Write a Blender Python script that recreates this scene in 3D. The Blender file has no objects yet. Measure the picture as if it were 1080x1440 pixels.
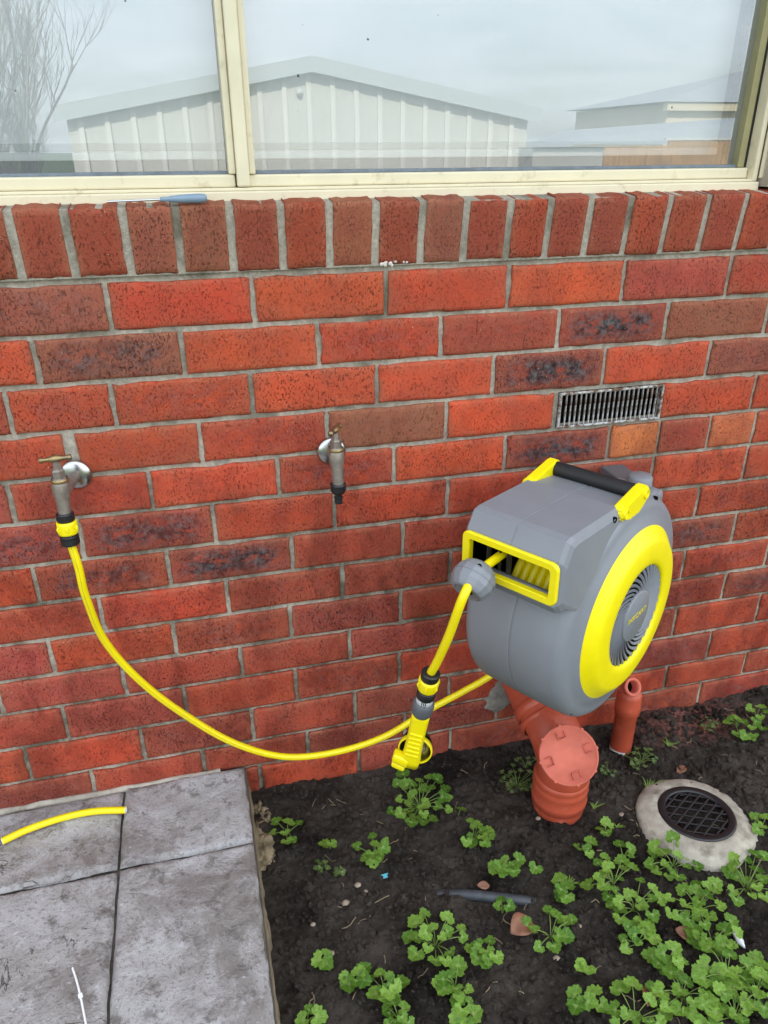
import bpy, bmesh, math, random
from mathutils import Vector, Matrix, Euler, noise
random.seed(7)
rad = math.radians
sc = bpy.context.scene
COL = sc.collection

# ------------------------------------------------------------------ camera
cam_d = bpy.data.cameras.new('camera'); cam = bpy.data.objects.new('camera', cam_d); COL.objects.link(cam)
CAM = Vector((-0.36820, -1.34231, 0.19424)); F = 1050.0
cam.location = CAM; cam.rotation_euler = (1.11546960, 0.00499577, -0.25157505)
cam_d.sensor_fit = 'VERTICAL'; cam_d.sensor_height = 36.0; cam_d.lens = 36.0*F/1440.0
cam_d.clip_start = 0.02; cam_d.clip_end = 2000
sc.camera = cam
CR = Euler((1.11546960, 0.00499577, -0.25157505)).to_matrix()
# ------------------------------------------------------------------ sky, sun, exposure
SUN_EL, SUN_AZ = 31.0, -14.0           # the sun stands behind the house: this wall is in its shade
w = bpy.data.worlds.new('World'); sc.world = w; w.use_nodes = True
nt = w.node_tree; nt.nodes.clear()
def N(nt, t, **k):
    n = nt.nodes.new(t)
    for a, b in k.items():
        if a in n.inputs.keys(): n.inputs[a].default_value = b
        else: setattr(n, a, b)
    return n
sky = N(nt, 'ShaderNodeTexSky', sky_type='NISHITA', sun_disc=False, sun_elevation=rad(SUN_EL), sun_rotation=rad(SUN_AZ), air_density=1.0, dust_density=2.0)
tc = N(nt, 'ShaderNodeTexCoord'); sep = N(nt, 'ShaderNodeSeparateXYZ'); nt.links.new(tc.outputs['Generated'], sep.inputs[0])
zc = N(nt, 'ShaderNodeMath', operation='MAXIMUM'); nt.links.new(sep.outputs[2], zc.inputs[0]); zc.inputs[1].default_value = 0.0
za = N(nt, 'ShaderNodeMath', operation='ADD'); nt.links.new(zc.outputs[0], za.inputs[0]); za.inputs[1].default_value = 0.16
dv = N(nt, 'ShaderNodeVectorMath', operation='DIVIDE'); nt.links.new(tc.outputs['Generated'], dv.inputs[0])
cx = N(nt, 'ShaderNodeCombineXYZ')
for i in range(3): nt.links.new(za.outputs[0], cx.inputs[i])
nt.links.new(cx.outputs[0], dv.inputs[1])
cn = N(nt, 'ShaderNodeTexNoise', Scale=0.9, Detail=7.0, Roughness=0.58, Distortion=0.4); nt.links.new(dv.outputs[0], cn.inputs['Vector'])
cr = N(nt, 'ShaderNodeValToRGB'); cr.color_ramp.elements[0].position = 0.33; cr.color_ramp.elements[1].position = 0.72
cr.color_ramp.elements[0].color = (.30,.30,.30,1); cr.color_ramp.elements[1].color = (1,1,1,1)
nt.links.new(cn.outputs['Fac'], cr.inputs[0])
mx = N(nt, 'ShaderNodeMix', data_type='RGBA'); nt.links.new(cr.outputs[0], mx.inputs['Factor'])
nt.links.new(sky.outputs[0], mx.inputs['A']); mx.inputs['B'].default_value = (9.2, 9.75, 10.3, 1)
zg = N(nt, 'ShaderNodeMath', operation='MULTIPLY_ADD'); nt.links.new(zc.outputs[0], zg.inputs[0]); zg.inputs[1].default_value = .55; zg.inputs[2].default_value = .92
mg = N(nt, 'ShaderNodeVectorMath', operation='SCALE'); nt.links.new(mx.outputs['Result'], mg.inputs[0]); nt.links.new(zg.outputs[0], mg.inputs['Scale'])
bg = N(nt, 'ShaderNodeBackground', Strength=0.1); nt.links.new(mg.outputs[0], bg.inputs[0])
wo = N(nt, 'ShaderNodeOutputWorld'); nt.links.new(bg.outputs[0], wo.inputs[0])
sd = bpy.data.lights.new('sun', 'SUN'); sd.energy = 2.6; sd.angle = rad(0.6); sd.color = (1.0, 0.90, 0.74)
sun = bpy.data.objects.new('sun', sd); COL.objects.link(sun); sun.location = (0, 6, 9)
sv = Vector((math.sin(rad(SUN_AZ))*math.cos(rad(SUN_EL)), math.cos(rad(SUN_AZ))*math.cos(rad(SUN_EL)), math.sin(rad(SUN_EL))))
sun.rotation_euler = sv.to_track_quat('Z', 'Y').to_euler()
vs = sc.view_settings; vs.view_transform = 'Standard'; vs.look = 'None'; vs.gamma = 1.0; vs.use_curve_mapping = False
vs.exposure = 1.58
sc.cycles.use_denoising = True; sc.cycles.max_bounces = 8; sc.cycles.transparent_max_bounces = 12
sc.cycles.caustics_reflective = False; sc.cycles.caustics_refractive = False

# ------------------------------------------------------------------ helpers
def ray(x, y): return (CR @ Vector(((x-540)/F, -(y-720)/F, -1))).normalized()
def at(x, y, Y=0.0):                      # photo pixel -> point on a plane parallel to the wall
    d = ray(x, y); return CAM + d*((Y-CAM.y)/d.y)
def atz(x, y, Z):                         # photo pixel -> point on a level plane
    d = ray(x, y); return CAM + d*((Z-CAM.z)/d.z)

def link(name, me, mat=None, parent=None):
    o = bpy.data.objects.new(name, me); COL.objects.link(o)
    if parent is not None: o.parent = parent
    if mat is not None and me is not None:
        me.materials.clear(); me.materials.append(mat)
    return o
def tag(o, label=None, cat=None, group=None, kind=None):
    if label: o['label'] = label
    if cat: o['category'] = cat
    if group: o['group'] = group
    if kind: o['kind'] = kind
    return o
def empty(name, loc=(0,0,0), rz=0.0, rot=None):
    o = bpy.data.objects.new(name, None); COL.objects.link(o); o.location = loc
    o.rotation_euler = rot if rot is not None else (0,0,rz); o.empty_display_size = .05
    return o

class MB:
    def __init__(s): s.v = []; s.f = []; s.sm = []
    def add(s, vs, fs, smooth=False, M=None):
        b = len(s.v)
        s.v += [tuple(M @ Vector(q)) if M is not None else tuple(q) for q in vs]
        s.f += [tuple(b+i for i in q) for q in fs]; s.sm += [smooth]*len(fs); return s
    def box(s, x0, x1, y0, y1, z0, z1, M=None):
        v = [(x0,y0,z0),(x1,y0,z0),(x1,y1,z0),(x0,y1,z0),(x0,y0,z1),(x1,y0,z1),(x1,y1,z1),(x0,y1,z1)]
        return s.add(v, [(0,3,2,1),(4,5,6,7),(0,1,5,4),(1,2,6,5),(2,3,7,6),(3,0,4,7)], M=M)
    def bbox(s, x0, x1, y0, y1, z0, z1, c=.002, M=None, seg=2):      # bevelled box
        bm = bmesh.new(); bmesh.ops.create_cube(bm, size=1)
        for v in bm.verts: v.co = Vector(((x0+x1)/2+v.co.x*(x1-x0), (y0+y1)/2+v.co.y*(y1-y0), (z0+z1)/2+v.co.z*(z1-z0)))
        bmesh.ops.bevel(bm, geom=list(bm.edges), offset=c, segments=seg, affect='EDGES', profile=.5)
        bm.verts.index_update(); vs = [v.co.copy() for v in bm.verts]; fs = [[v.index for v in f.verts] for f in bm.faces]; bm.free()
        return s.add(vs, fs, False, M)
    def tube(s, pts, r, n=12, caps=True, smooth=True, M=None):
        pts = [Vector(q) for q in pts]; rr = r if isinstance(r, (list, tuple)) else [r]*len(pts)
        vs = []; fs = []; up = None
        for i, q in enumerate(pts):
            t = (pts[min(i+1, len(pts)-1)] - pts[max(i-1, 0)]).normalized()
            if up is None: up = t.orthogonal().normalized()
            up = (up - t*up.dot(t)).normalized(); sd_ = t.cross(up)
            for k in range(n):
                a = 2*math.pi*k/n; vs.append(q + (up*math.cos(a)+sd_*math.sin(a))*rr[i])
        for i in range(len(pts)-1):
            for k in range(n):
                k2 = (k+1) % n; fs.append((i*n+k, i*n+k2, (i+1)*n+k2, (i+1)*n+k))
        s.add(vs, fs, smooth, M)
        if caps:
            s.add(vs[:n], [tuple(reversed(range(n)))], False, M); s.add(vs[-n:], [tuple(range(n))], False, M)
        return s
    def lathe(s, prof, n=32, M=None, smooth=True, a0=0.0, a1=2*math.pi, skip=None):   # prof: (radius, height) about local Z
        full = abs(a1-a0-2*math.pi) < 1e-6; m = n if full else n+1
        vs = []; fs = []
        for (r, h) in prof:
            for k in range(m):
                a = a0+(a1-a0)*k/n; vs.append((r*math.cos(a), r*math.sin(a), h))
        for i in range(len(prof)-1):
            for k in range(n):
                k2 = (k+1) % m
                if skip and skip(prof[i], prof[i+1], a0+(a1-a0)*(k+.5)/n): continue
                fs.append((i*m+k, i*m+k2, (i+1)*m+k2, (i+1)*m+k))
        return s.add(vs, fs, smooth, M)
    def prism(s, poly, x0, x1, M=None):       # poly in (y, z) extruded along x
        n = len(poly); vs = [(x0, a, b) for a, b in poly]+[(x1, a, b) for a, b in poly]
        fs = [tuple(range(n)), tuple(reversed(range(n, 2*n)))]+[(i, i+n, (i+1) % n+n, (i+1) % n) for i in range(n)]
        return s.add(vs, fs, False, M)
    def mesh(s, name='m', fix=True, merge=False):
        me = bpy.data.meshes.new(name); me.from_pydata(s.v, [], s.f)
        me.polygons.foreach_set('use_smooth', s.sm); me.update()
        if fix:
            bm = bmesh.new(); bm.from_mesh(me)
            if merge: bmesh.ops.remove_doubles(bm, verts=bm.verts, dist=1e-5)
            bmesh.ops.recalc_face_normals(bm, faces=bm.faces); bm.to_mesh(me); bm.free()
        return me
    def build(s, name, mat, parent=None, **k): return link(name, s.mesh(name, **k), mat, parent)
def along(p, d, rolld=None):                 # matrix whose local Z runs along d, at p
    d = Vector(d).normalized(); q = d.to_track_quat('Z', 'Y'); return Matrix.Translation(Vector(p)) @ q.to_matrix().to_4x4()
def spline(pts, k=8):                        # Catmull-Rom
    P = [Vector(q) for q in pts]; P = [P[0]*2-P[1]]+P+[P[-1]*2-P[-2]]; out = []
    for i in range(1, len(P)-2):
        for j in range(k):
            t = j/k; a, b, c, d = P[i-1], P[i], P[i+1], P[i+2]
            out.append(.5*((2*b)+(c-a)*t+(2*a-5*b+4*c-d)*t*t+(3*b-a-3*c+d)*t**3))
    out.append(P[-2]); return out
def fbm(x, y, z=0.0, o=4, s=1.0):
    v = 0; a = 1; t = 0
    for i in range(o):
        v += a*noise.noise(Vector((x*s, y*s, z*s+i*7.3))); t += a; a *= .5; s *= 2.07
    return v/t

# ------------------------------------------------------------------ materials
def mat(name, col, rough=.5, metal=0.0, var=0.0, vscale=30, bump=0.0, bscale=200, spec=.5, coat=0.0, dirt=None, dscale=12, dlo=.55, dhi=.75, coords='Object'):
    m = bpy.data.materials.new(name); m.use_nodes = True; t = m.node_tree; b = t.nodes['Principled BSDF']
    b.inputs['Roughness'].default_value = rough; b.inputs['Metallic'].default_value = metal
    b.inputs['Specular IOR Level'].default_value = spec; b.inputs['Coat Weight'].default_value = coat
    c4 = (*col, 1); b.inputs['Base Color'].default_value = c4
    tcn = t.nodes.new('ShaderNodeTexCoord'); src = None
    if var > 0:
        n = N(t, 'ShaderNodeTexNoise', Scale=vscale, Detail=6.0, Roughness=.6); t.links.new(tcn.outputs[coords], n.inputs['Vector'])
        r = N(t, 'ShaderNodeMapRange'); t.links.new(n.outputs['Fac'], r.inputs[0]); r.inputs[1].default_value = .3; r.inputs[2].default_value = .7
        r.inputs[3].default_value = 1-var; r.inputs[4].default_value = 1+var
        mm = N(t, 'ShaderNodeVectorMath', operation='SCALE'); mm.inputs[0].default_value = col; t.links.new(r.outputs[0], mm.inputs['Scale'])
        src = mm.outputs[0]
    if dirt:
        n = N(t, 'ShaderNodeTexNoise', Scale=dscale, Detail=8.0, Roughness=.65); t.links.new(tcn.outputs[coords], n.inputs['Vector'])
        r = N(t, 'ShaderNodeMapRange'); t.links.new(n.outputs['Fac'], r.inputs[0]); r.inputs[1].default_value = dlo; r.inputs[2].default_value = dhi
        x = N(t, 'ShaderNodeMix', data_type='RGBA'); t.links.new(r.outputs[0], x.inputs['Factor'])
        if src: t.links.new(src, x.inputs['A'])
        else: x.inputs['A'].default_value = c4
        x.inputs['B'].default_value = (*dirt, 1); src = x.outputs['Result']
    if src: t.links.new(src, b.inputs['Base Color'])
    if bump > 0:
        n = N(t, 'ShaderNodeTexNoise', Scale=bscale, Detail=5.0, Roughness=.6); t.links.new(tcn.outputs[coords], n.inputs['Vector'])
        u = N(t, 'ShaderNodeBump', Strength=bump, Distance=.002); t.links.new(n.outputs['Fac'], u.inputs['Height']); t.links.new(u.outputs[0], b.inputs['Normal'])
    return m

def low_blotch(t):
    # blotchy darker tone, stronger on the lower courses
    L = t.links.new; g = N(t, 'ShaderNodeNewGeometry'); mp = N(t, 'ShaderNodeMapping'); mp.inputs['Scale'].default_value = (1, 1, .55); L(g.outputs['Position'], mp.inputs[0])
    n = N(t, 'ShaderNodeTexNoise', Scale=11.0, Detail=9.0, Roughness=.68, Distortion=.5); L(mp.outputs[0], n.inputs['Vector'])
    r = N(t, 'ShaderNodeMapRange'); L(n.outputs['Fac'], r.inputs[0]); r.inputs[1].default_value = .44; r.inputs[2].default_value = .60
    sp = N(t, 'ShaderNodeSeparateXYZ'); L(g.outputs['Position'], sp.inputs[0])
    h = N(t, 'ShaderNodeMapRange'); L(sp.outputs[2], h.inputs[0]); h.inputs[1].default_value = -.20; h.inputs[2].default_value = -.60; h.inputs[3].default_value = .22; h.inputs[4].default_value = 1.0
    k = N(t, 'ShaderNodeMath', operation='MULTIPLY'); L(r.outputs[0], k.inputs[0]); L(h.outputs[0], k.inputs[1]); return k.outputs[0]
def brick_material():
    m = bpy.data.materials.new('fired_clay'); m.use_nodes = True; t = m.node_tree; L = t.links.new; b = t.nodes['Principled BSDF']
    oi = t.nodes.new('ShaderNodeObjectInfo'); tcn = t.nodes.new('ShaderNodeTexCoord')
    off = N(t, 'ShaderNodeMath', operation='MULTIPLY'); L(oi.outputs['Random'], off.inputs[0]); off.inputs[1].default_value = 57.0
    def vec(scale):
        mp = N(t, 'ShaderNodeMapping'); mp.inputs['Scale'].default_value = scale; L(tcn.outputs['Object'], mp.inputs[0])
        a = N(t, 'ShaderNodeVectorMath', operation='ADD'); L(mp.outputs[0], a.inputs[0])
        c = N(t, 'ShaderNodeCombineXYZ'); L(off.outputs[0], c.inputs[0]); L(off.outputs[0], c.inputs[1]); L(c.outputs[0], a.inputs[1]); return a.outputs[0]
    def nz(scale, v, det=5, ro=.6):
        n = N(t, 'ShaderNodeTexNoise', Scale=scale, Detail=det, Roughness=ro); L(v, n.inputs['Vector']); return n.outputs['Fac']
    def rng(v, a, c, lo=0., hi=1.):
        r = N(t, 'ShaderNodeMapRange'); L(v, r.inputs[0]); r.inputs[1].default_value = a; r.inputs[2].default_value = c; r.inputs[3].default_value = lo; r.inputs[4].default_value = hi; return r.outputs[0]
    def mix(f, A, B, blend='MIX'):
        x = N(t, 'ShaderNodeMix', data_type='RGBA', blend_type=blend)
        if isinstance(f, float): x.inputs['Factor'].default_value = f
        else: L(f, x.inputs['Factor'])
        for q, nm in ((A, 'A'), (B, 'B')):
            if isinstance(q, tuple): x.inputs[nm].default_value = q
            else: L(q, x.inputs[nm])
        return x.outputs['Result']
    def mul(a, c):
        k = N(t, 'ShaderNodeMath', operation='MULTIPLY')
        for i, q in enumerate((a, c)):
            if isinstance(q, (float, int)): k.inputs[i].default_value = q
            else: L(q, k.inputs[i])
        return k.outputs[0]
    v1 = vec((1,1,1)); big = nz(13, v1, 4)
    col = mix(rng(big, .35, .68), oi.outputs['Color'], (.21, .05, .035, 1)); col = mix(.55, oi.outputs['Color'], col)
    fine = nz(260, v1, 3)
    col = mix(rng(fine, .3, .75, .0, .35), col, (.50, .13, .075, 1))
    ed = N(t, 'ShaderNodeAttribute', attribute_name='edge'); 
    edge = mul(ed.outputs['Fac'], rng(nz(28, v1, 4), .35, .6))
    col = mix(mul(edge, .55), col, (.34, .15, .085, 1))                       # paler fired rim
    # burnt patch: strength in the object colour's alpha
    core = N(t, 'ShaderNodeAttribute', attribute_name='core')
    bn = rng(nz(30, vec((1,1,1.6)), 7, .72), .40, .53)
    burn = mul(mul(bn, core.outputs['Fac']), rng(oi.outputs['Alpha'], 0., .8))
    col = mix(burn, col, mix(rng(nz(70, v1), .4, .65), (.018, .017, .019, 1), (.13, .12, .12, 1)))
    # wire-cut tears
    pit = rng(nz(210, vec((1.5,1,.75)), 4, .65), .575, .635)
    pit2 = rng(nz(300, v1, 2), .63, .68)
    pits = N(t, 'ShaderNodeMath', operation='MAXIMUM'); L(pit, pits.inputs[0]); L(mul(pit2, .7), pits.inputs[1])
    dens = rng(nz(22, v1, 3), .36, .60, .35, 1.); dens = mul(dens, rng(oi.outputs['Random'], 0., 1., .55, 1.1))
    pf = mul(pits.outputs[0], dens)
    col = mix(mul(pf, .78), col, (.045, .02, .017, 1))
    spk = rng(nz(330, vec((1,1,1)), 1), .765, .79); col = mix(mul(spk, .8), col, (.62, .50, .42, 1))
    dm = low_blotch(t); col = mix(mul(dm, .50), col, (.10, .018, .013, 1))
    L(col, b.inputs['Base Color'])
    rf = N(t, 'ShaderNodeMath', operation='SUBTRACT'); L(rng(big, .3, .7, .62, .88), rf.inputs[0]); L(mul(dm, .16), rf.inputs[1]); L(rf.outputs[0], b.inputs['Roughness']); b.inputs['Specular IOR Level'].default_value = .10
    hgt = N(t, 'ShaderNodeMath', operation='SUBTRACT'); L(mul(fine, .35), hgt.inputs[0]); L(pf, hgt.inputs[1])
    u = N(t, 'ShaderNodeBump', Strength=.9, Distance=.0022); L(hgt.outputs[0], u.inputs['Height']); L(u.outputs[0], b.inputs['Normal'])
    return m
M = {}
M['brick'] = brick_material()
M['mortar'] = mat('mortar', (.42,.38,.31), .95, spec=.08, var=.26, vscale=110, bump=1.0, bscale=380, dirt=(.15,.13,.095), dscale=7, dlo=.50, dhi=.68)
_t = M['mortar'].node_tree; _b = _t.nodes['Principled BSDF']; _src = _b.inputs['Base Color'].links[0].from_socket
_x = N(_t, 'ShaderNodeMix', data_type='RGBA'); _k = N(_t, 'ShaderNodeMath', operation='MULTIPLY'); _t.links.new(low_blotch(_t), _k.inputs[0]); _k.inputs[1].default_value = .85
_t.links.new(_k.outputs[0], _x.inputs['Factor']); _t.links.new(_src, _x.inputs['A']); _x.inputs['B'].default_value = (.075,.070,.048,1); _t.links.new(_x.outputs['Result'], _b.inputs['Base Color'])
M['cream'] = mat('cream_enamel', (.70,.63,.45), .40, spec=.35, var=.05, vscale=14, dirt=(.40,.31,.17), dscale=34, dlo=.58, dhi=.84)
M['olive'] = mat('olive_seal', (.30,.27,.13), .5, var=.1)
M['gasket'] = mat('grey_gasket', (.15,.18,.21), .7, var=.25, vscale=40)
M['black'] = mat('black_plastic', (.012,.012,.013), .38, var=.2, vscale=60)
M['grip'] = mat('black_rubber', (.010,.010,.011), .55)
M['yellow'] = mat('yellow_plastic', (.86,.72,.002), .42, var=.03, vscale=40, bump=.06, bscale=900)
M['hose'] = mat('yellow_hose', (.86,.70,.002), .36, var=.04, vscale=30, dirt=(.5,.38,.03), dscale=25, dlo=.68, dhi=.9)
M['grey'] = mat('grey_plastic', (.205,.215,.235), .46, var=.05, vscale=16, bump=.10, bscale=1300, dirt=(.30,.30,.29), dscale=22, dlo=.66, dhi=.95)
M['dgrey'] = mat('dark_grey_plastic', (.10,.105,.115), .5)
M['stripe'] = mat('hose_stripe', (.62,.50,.01), .4)
M['text'] = mat('yellow_print', (.80,.66,.02), .5)
M['brass'] = mat('aged_brass', (.36,.26,.12), .42, metal=.9, var=.3, vscale=90, dirt=(.20,.17,.13), dscale=60, dlo=.45, dhi=.7)
M['bronze'] = mat('dull_bronze', (.30,.26,.22), .55, metal=.75, var=.25, vscale=70, bump=.2, bscale=400, dirt=(.22,.19,.16), dscale=40, dlo=.45, dhi=.7)
M['chrome'] = mat('chrome', (.50,.50,.50), .26, metal=1.0, dirt=(.25,.23,.2), dscale=60, dlo=.55, dhi=.85)
M['steel'] = mat('steel', (.6,.6,.6), .3, metal=1.0)
M['zinc'] = mat('zinc_vent', (.58,.58,.57), .5, metal=.55, dirt=(.16,.08,.05), dscale=70, dlo=.46, dhi=.58)
M['redpvc'] = mat('red_paint', (.42,.075,.037), .38, spec=.4, var=.13, vscale=18, bump=.12, bscale=150, dirt=(.50,.15,.10), dscale=26, dlo=.58, dhi=.8)
M['pinkcap'] = mat('pink_faded_paint', (.54,.135,.090), .5, spec=.2, var=.14, vscale=26, bump=.1, bscale=220)
M['pvc'] = mat('white_pvc', (.72,.70,.66), .4, var=.1)
M['conc'] = mat('rough_concrete', (.40,.365,.30), .95, spec=.1, var=.28, vscale=26, bump=.9, bscale=170, dirt=(.14,.12,.09), dscale=16, dlo=.52, dhi=.75)
M['edgeconc'] = mat('ochre_concrete', (.26,.205,.125), .95, var=.4, vscale=45, bump=1.0, bscale=160, dirt=(.10,.08,.05), dscale=22, dlo=.5, dhi=.7)
M['slab_old'] = mat('stamped_concrete', (.335,.325,.345), .62, var=.17, vscale=16, bump=.5, bscale=95, dirt=(.16,.13,.115), dscale=7.5, dlo=.56, dhi=.74)
M['groove'] = mat('groove_dirt', (.085,.072,.058), .95, var=.4, vscale=70, bump=.8)
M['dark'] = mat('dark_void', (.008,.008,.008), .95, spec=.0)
M['blind'] = mat('white_blind', (.88,.895,.90), .8, var=.02, vscale=5)
M['rail'] = mat('blind_rail', (.55,.57,.55), .6)
M['room'] = mat('room_paint', (.16,.16,.17), .9)
M['reveal'] = mat('white_reveal', (.62,.66,.68), .7)
M['handle_blue'] = mat('slate_blue_plastic', (.20,.28,.36), .35, var=.06)
M['cable'] = mat('white_nylon', (.80,.80,.80), .4)
M['blue'] = mat('blue_plastic', (.10,.42,.52), .4)
M['pipe'] = mat('slate_poly', (.045,.05,.058), .5, var=.3, vscale=60, bump=.3)
M['deadleaf'] = mat('dead_leaf', (.20,.085,.045), .6, var=.35, vscale=60, bump=.5, bscale=160)
M['straw'] = mat('straw', (.24,.18,.11), .8, var=.3)
M['pebble'] = mat('pebble', (.30,.235,.175), .8, var=.45, vscale=60)
M['stem'] = mat('stem_green', (.16,.24,.05), .5, var=.2)
M['sign'] = mat('label_white', (.70,.72,.72), .4)

def slab_material():
    m = bpy.data.materials.new('stamped_concrete'); m.use_nodes = True; t = m.node_tree; L = t.links.new; b = t.nodes['Principled BSDF']
    tcn = t.nodes.new('ShaderNodeTexCoord')
    def nz(s, d=6, ro=.65, dist=0.): n = N(t, 'ShaderNodeTexNoise', Scale=s, Detail=d, Roughness=ro, Distortion=dist); L(tcn.outputs['Object'], n.inputs['Vector']); return n.outputs['Fac']
    def rg(v, a, c, lo=0., hi=1.):
        r = N(t, 'ShaderNodeMapRange'); L(v, r.inputs[0]); r.inputs[1].default_value=a; r.inputs[2].default_value=c; r.inputs[3].default_value=lo; r.inputs[4].default_value=hi; return r.outputs[0]
    def mix(f, A, B):
        x = N(t, 'ShaderNodeMix', data_type='RGBA'); L(f, x.inputs['Factor'])
        for q, nm in ((A,'A'),(B,'B')):
            if isinstance(q, tuple): x.inputs[nm].default_value = q
            else: L(q, x.inputs[nm])
        return x.outputs['Result']
    c = mix(rg(nz(9), .35, .65), (.43,.42,.425,1), (.31,.295,.28,1))
    c = mix(rg(nz(5.5, 8, .7, .6), .47, .60, 0, .85), c, (.185,.165,.15,1))
    c = mix(rg(nz(30, 7, .72), .54, .64, 0, .85), c, (.135,.12,.11,1))
    c = mix(rg(nz(170, 4), .56, .66, 0, .7), c, (.12,.11,.105,1))
    c = mix(rg(nz(75, 5, .7), .60, .72, 0, .6), c, (.56,.55,.56,1))
    ab = N(t, 'ShaderNodeMath', operation='SUBTRACT'); L(nz(6.0, 5, .6, 1.2), ab.inputs[0]); ab.inputs[1].default_value = .5
    aa = N(t, 'ShaderNodeMath', operation='ABSOLUTE'); L(ab.outputs[0], aa.inputs[0])
    ck = N(t, 'ShaderNodeMath', operation='MULTIPLY'); L(rg(aa.outputs[0], .0, .007, .7, 0.), ck.inputs[0]); L(rg(nz(9, 3), .54, .62), ck.inputs[1])
    c = mix(ck.outputs[0], c, (.07,.06,.052,1))
    c = mix(rg(nz(24, 3), .735, .75, 0, .85), c, (.05,.038,.03,1))
    L(c, b.inputs['Base Color']); L(rg(nz(20), .3, .7, .34, .62), b.inputs['Roughness'])
    ad = N(t, 'ShaderNodeMath', operation='ADD'); sbk = N(t, 'ShaderNodeMath', operation='SUBTRACT'); L(nz(30, 8, .7, .8), sbk.inputs[0]); L(ck.outputs[0], sbk.inputs[1]); L(sbk.outputs[0], ad.inputs[0]); L(rg(nz(170, 4), 0, 1, 0, .35), ad.inputs[1])
    u = N(t, 'ShaderNodeBump', Strength=1.0, Distance=.006); L(ad.outputs[0], u.inputs['Height']); L(u.outputs[0], b.inputs['Normal'])
    return m
M['slab'] = slab_material()
def leaf_material(name, a, c):
    m = bpy.data.materials.new(name); m.use_nodes = True; t = m.node_tree; L = t.links.new; b = t.nodes['Principled BSDF']
    oi = t.nodes.new('ShaderNodeObjectInfo'); tcn = t.nodes.new('ShaderNodeTexCoord')
    x = N(t, 'ShaderNodeMix', data_type='RGBA'); L(oi.outputs['Random'], x.inputs['Factor']); x.inputs['A'].default_value = (*a,1); x.inputs['B'].default_value = (*c,1)
    vn = N(t, 'ShaderNodeTexNoise', Scale=4.5, Detail=4.0); L(tcn.outputs['Object'], vn.inputs['Vector'])
    r = N(t, 'ShaderNodeMapRange'); L(vn.outputs['Fac'], r.inputs[0]); r.inputs[1].default_value=.3; r.inputs[2].default_value=.7; r.inputs[3].default_value=.72; r.inputs[4].default_value=1.22
    s = N(t, 'ShaderNodeVectorMath', operation='SCALE'); L(x.outputs['Result'], s.inputs[0]); L(r.outputs[0], s.inputs['Scale'])
    va = N(t, 'ShaderNodeAttribute', attribute_name='vein')
    k = N(t, 'ShaderNodeMix', data_type='RGBA'); L(va.outputs['Fac'], k.inputs['Factor']); L(s.outputs[0], k.inputs['A']); k.inputs['B'].default_value = (.30,.42,.13,1)
    L(k.outputs['Result'], b.inputs['Base Color']); b.inputs['Roughness'].default_value = .45; b.inputs['Specular IOR Level'].default_value = .22
    tr = N(t, 'ShaderNodeBsdfTranslucent'); L(k.outputs['Result'], tr.inputs[0])
    ms = N(t, 'ShaderNodeMixShader', Fac=.28); L(b.outputs[0], ms.inputs[1]); L(tr.outputs[0], ms.inputs[2])
    u = N(t, 'ShaderNodeBump', Strength=.15, Distance=.03); L(vn.outputs['Fac'], u.inputs['Height']); L(u.outputs[0], b.inputs['Normal'])
    L(ms.outputs[0], t.nodes['Material Output'].inputs[0]); return m
M['leaf'] = leaf_material('fresh_leaf', (.075,.18,.018), (.225,.385,.058))
M['leafdull'] = leaf_material('dull_leaf', (.07,.12,.035), (.13,.17,.06))
M['grass'] = leaf_material('grass_blade', (.12,.22,.03), (.20,.30,.06))

def glass_material():
    m = bpy.data.materials.new('window_glass'); m.use_nodes = True; t = m.node_tree; L = t.links.new; t.nodes.clear()
    o = t.nodes.new('ShaderNodeOutputMaterial'); tr = N(t, 'ShaderNodeBsdfTransparent', Color=(.96,.985,.985,1)); g = N(t, 'ShaderNodeBsdfGlossy', Roughness=0.0, Color=(.93,.97,1,1))
    fr = N(t, 'ShaderNodeFresnel', IOR=1.52); k = N(t, 'ShaderNodeMath', operation='MULTIPLY_ADD'); L(fr.outputs[0], k.inputs[0]); k.inputs[1].default_value = 1.9; k.inputs[2].default_value = .115
    k.use_clamp = True
    ms = N(t, 'ShaderNodeMixShader'); L(k.outputs[0], ms.inputs[0]); L(tr.outputs[0], ms.inputs[1]); L(g.outputs[0], ms.inputs[2])
    # pale diffuse veil paints washed-out brightness into the pane; then dirt specks
    df = N(t, 'ShaderNodeBsdfDiffuse', Color=(.82,.86,.88,1)); mf = N(t, 'ShaderNodeMixShader')
    tc2 = t.nodes.new('ShaderNodeTexCoord'); n2 = N(t, 'ShaderNodeTexNoise', Scale=4.0, Detail=7.0, Roughness=.65); L(tc2.outputs['Object'], n2.inputs['Vector'])
    r2 = N(t, 'ShaderNodeMapRange'); L(n2.outputs['Fac'], r2.inputs[0]); r2.inputs[1].default_value = .3; r2.inputs[2].default_value = .7; r2.inputs[3].default_value = .09; r2.inputs[4].default_value = .15
    L(r2.outputs[0], mf.inputs[0]); L(ms.outputs[0], mf.inputs[1]); L(df.outputs[0], mf.inputs[2]); ms = mf
    tcn = t.nodes.new('ShaderNodeTexCoord'); n = N(t, 'ShaderNodeTexNoise', Scale=55.0, Detail=2.0); L(tcn.outputs['Object'], n.inputs['Vector'])
    r = N(t, 'ShaderNodeMapRange'); L(n.outputs['Fac'], r.inputs[0]); r.inputs[1].default_value = .765; r.inputs[2].default_value = .775
    d = N(t, 'ShaderNodeBsdfDiffuse', Color=(.10,.10,.10,1)); m2 = N(t, 'ShaderNodeMixShader'); L(r.outputs[0], m2.inputs[0]); L(ms.outputs[0], m2.inputs[1]); L(d.outputs[0], m2.inputs[2])
    L(m2.outputs[0], o.inputs[0]); return m
M['glass'] = glass_material()

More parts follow.
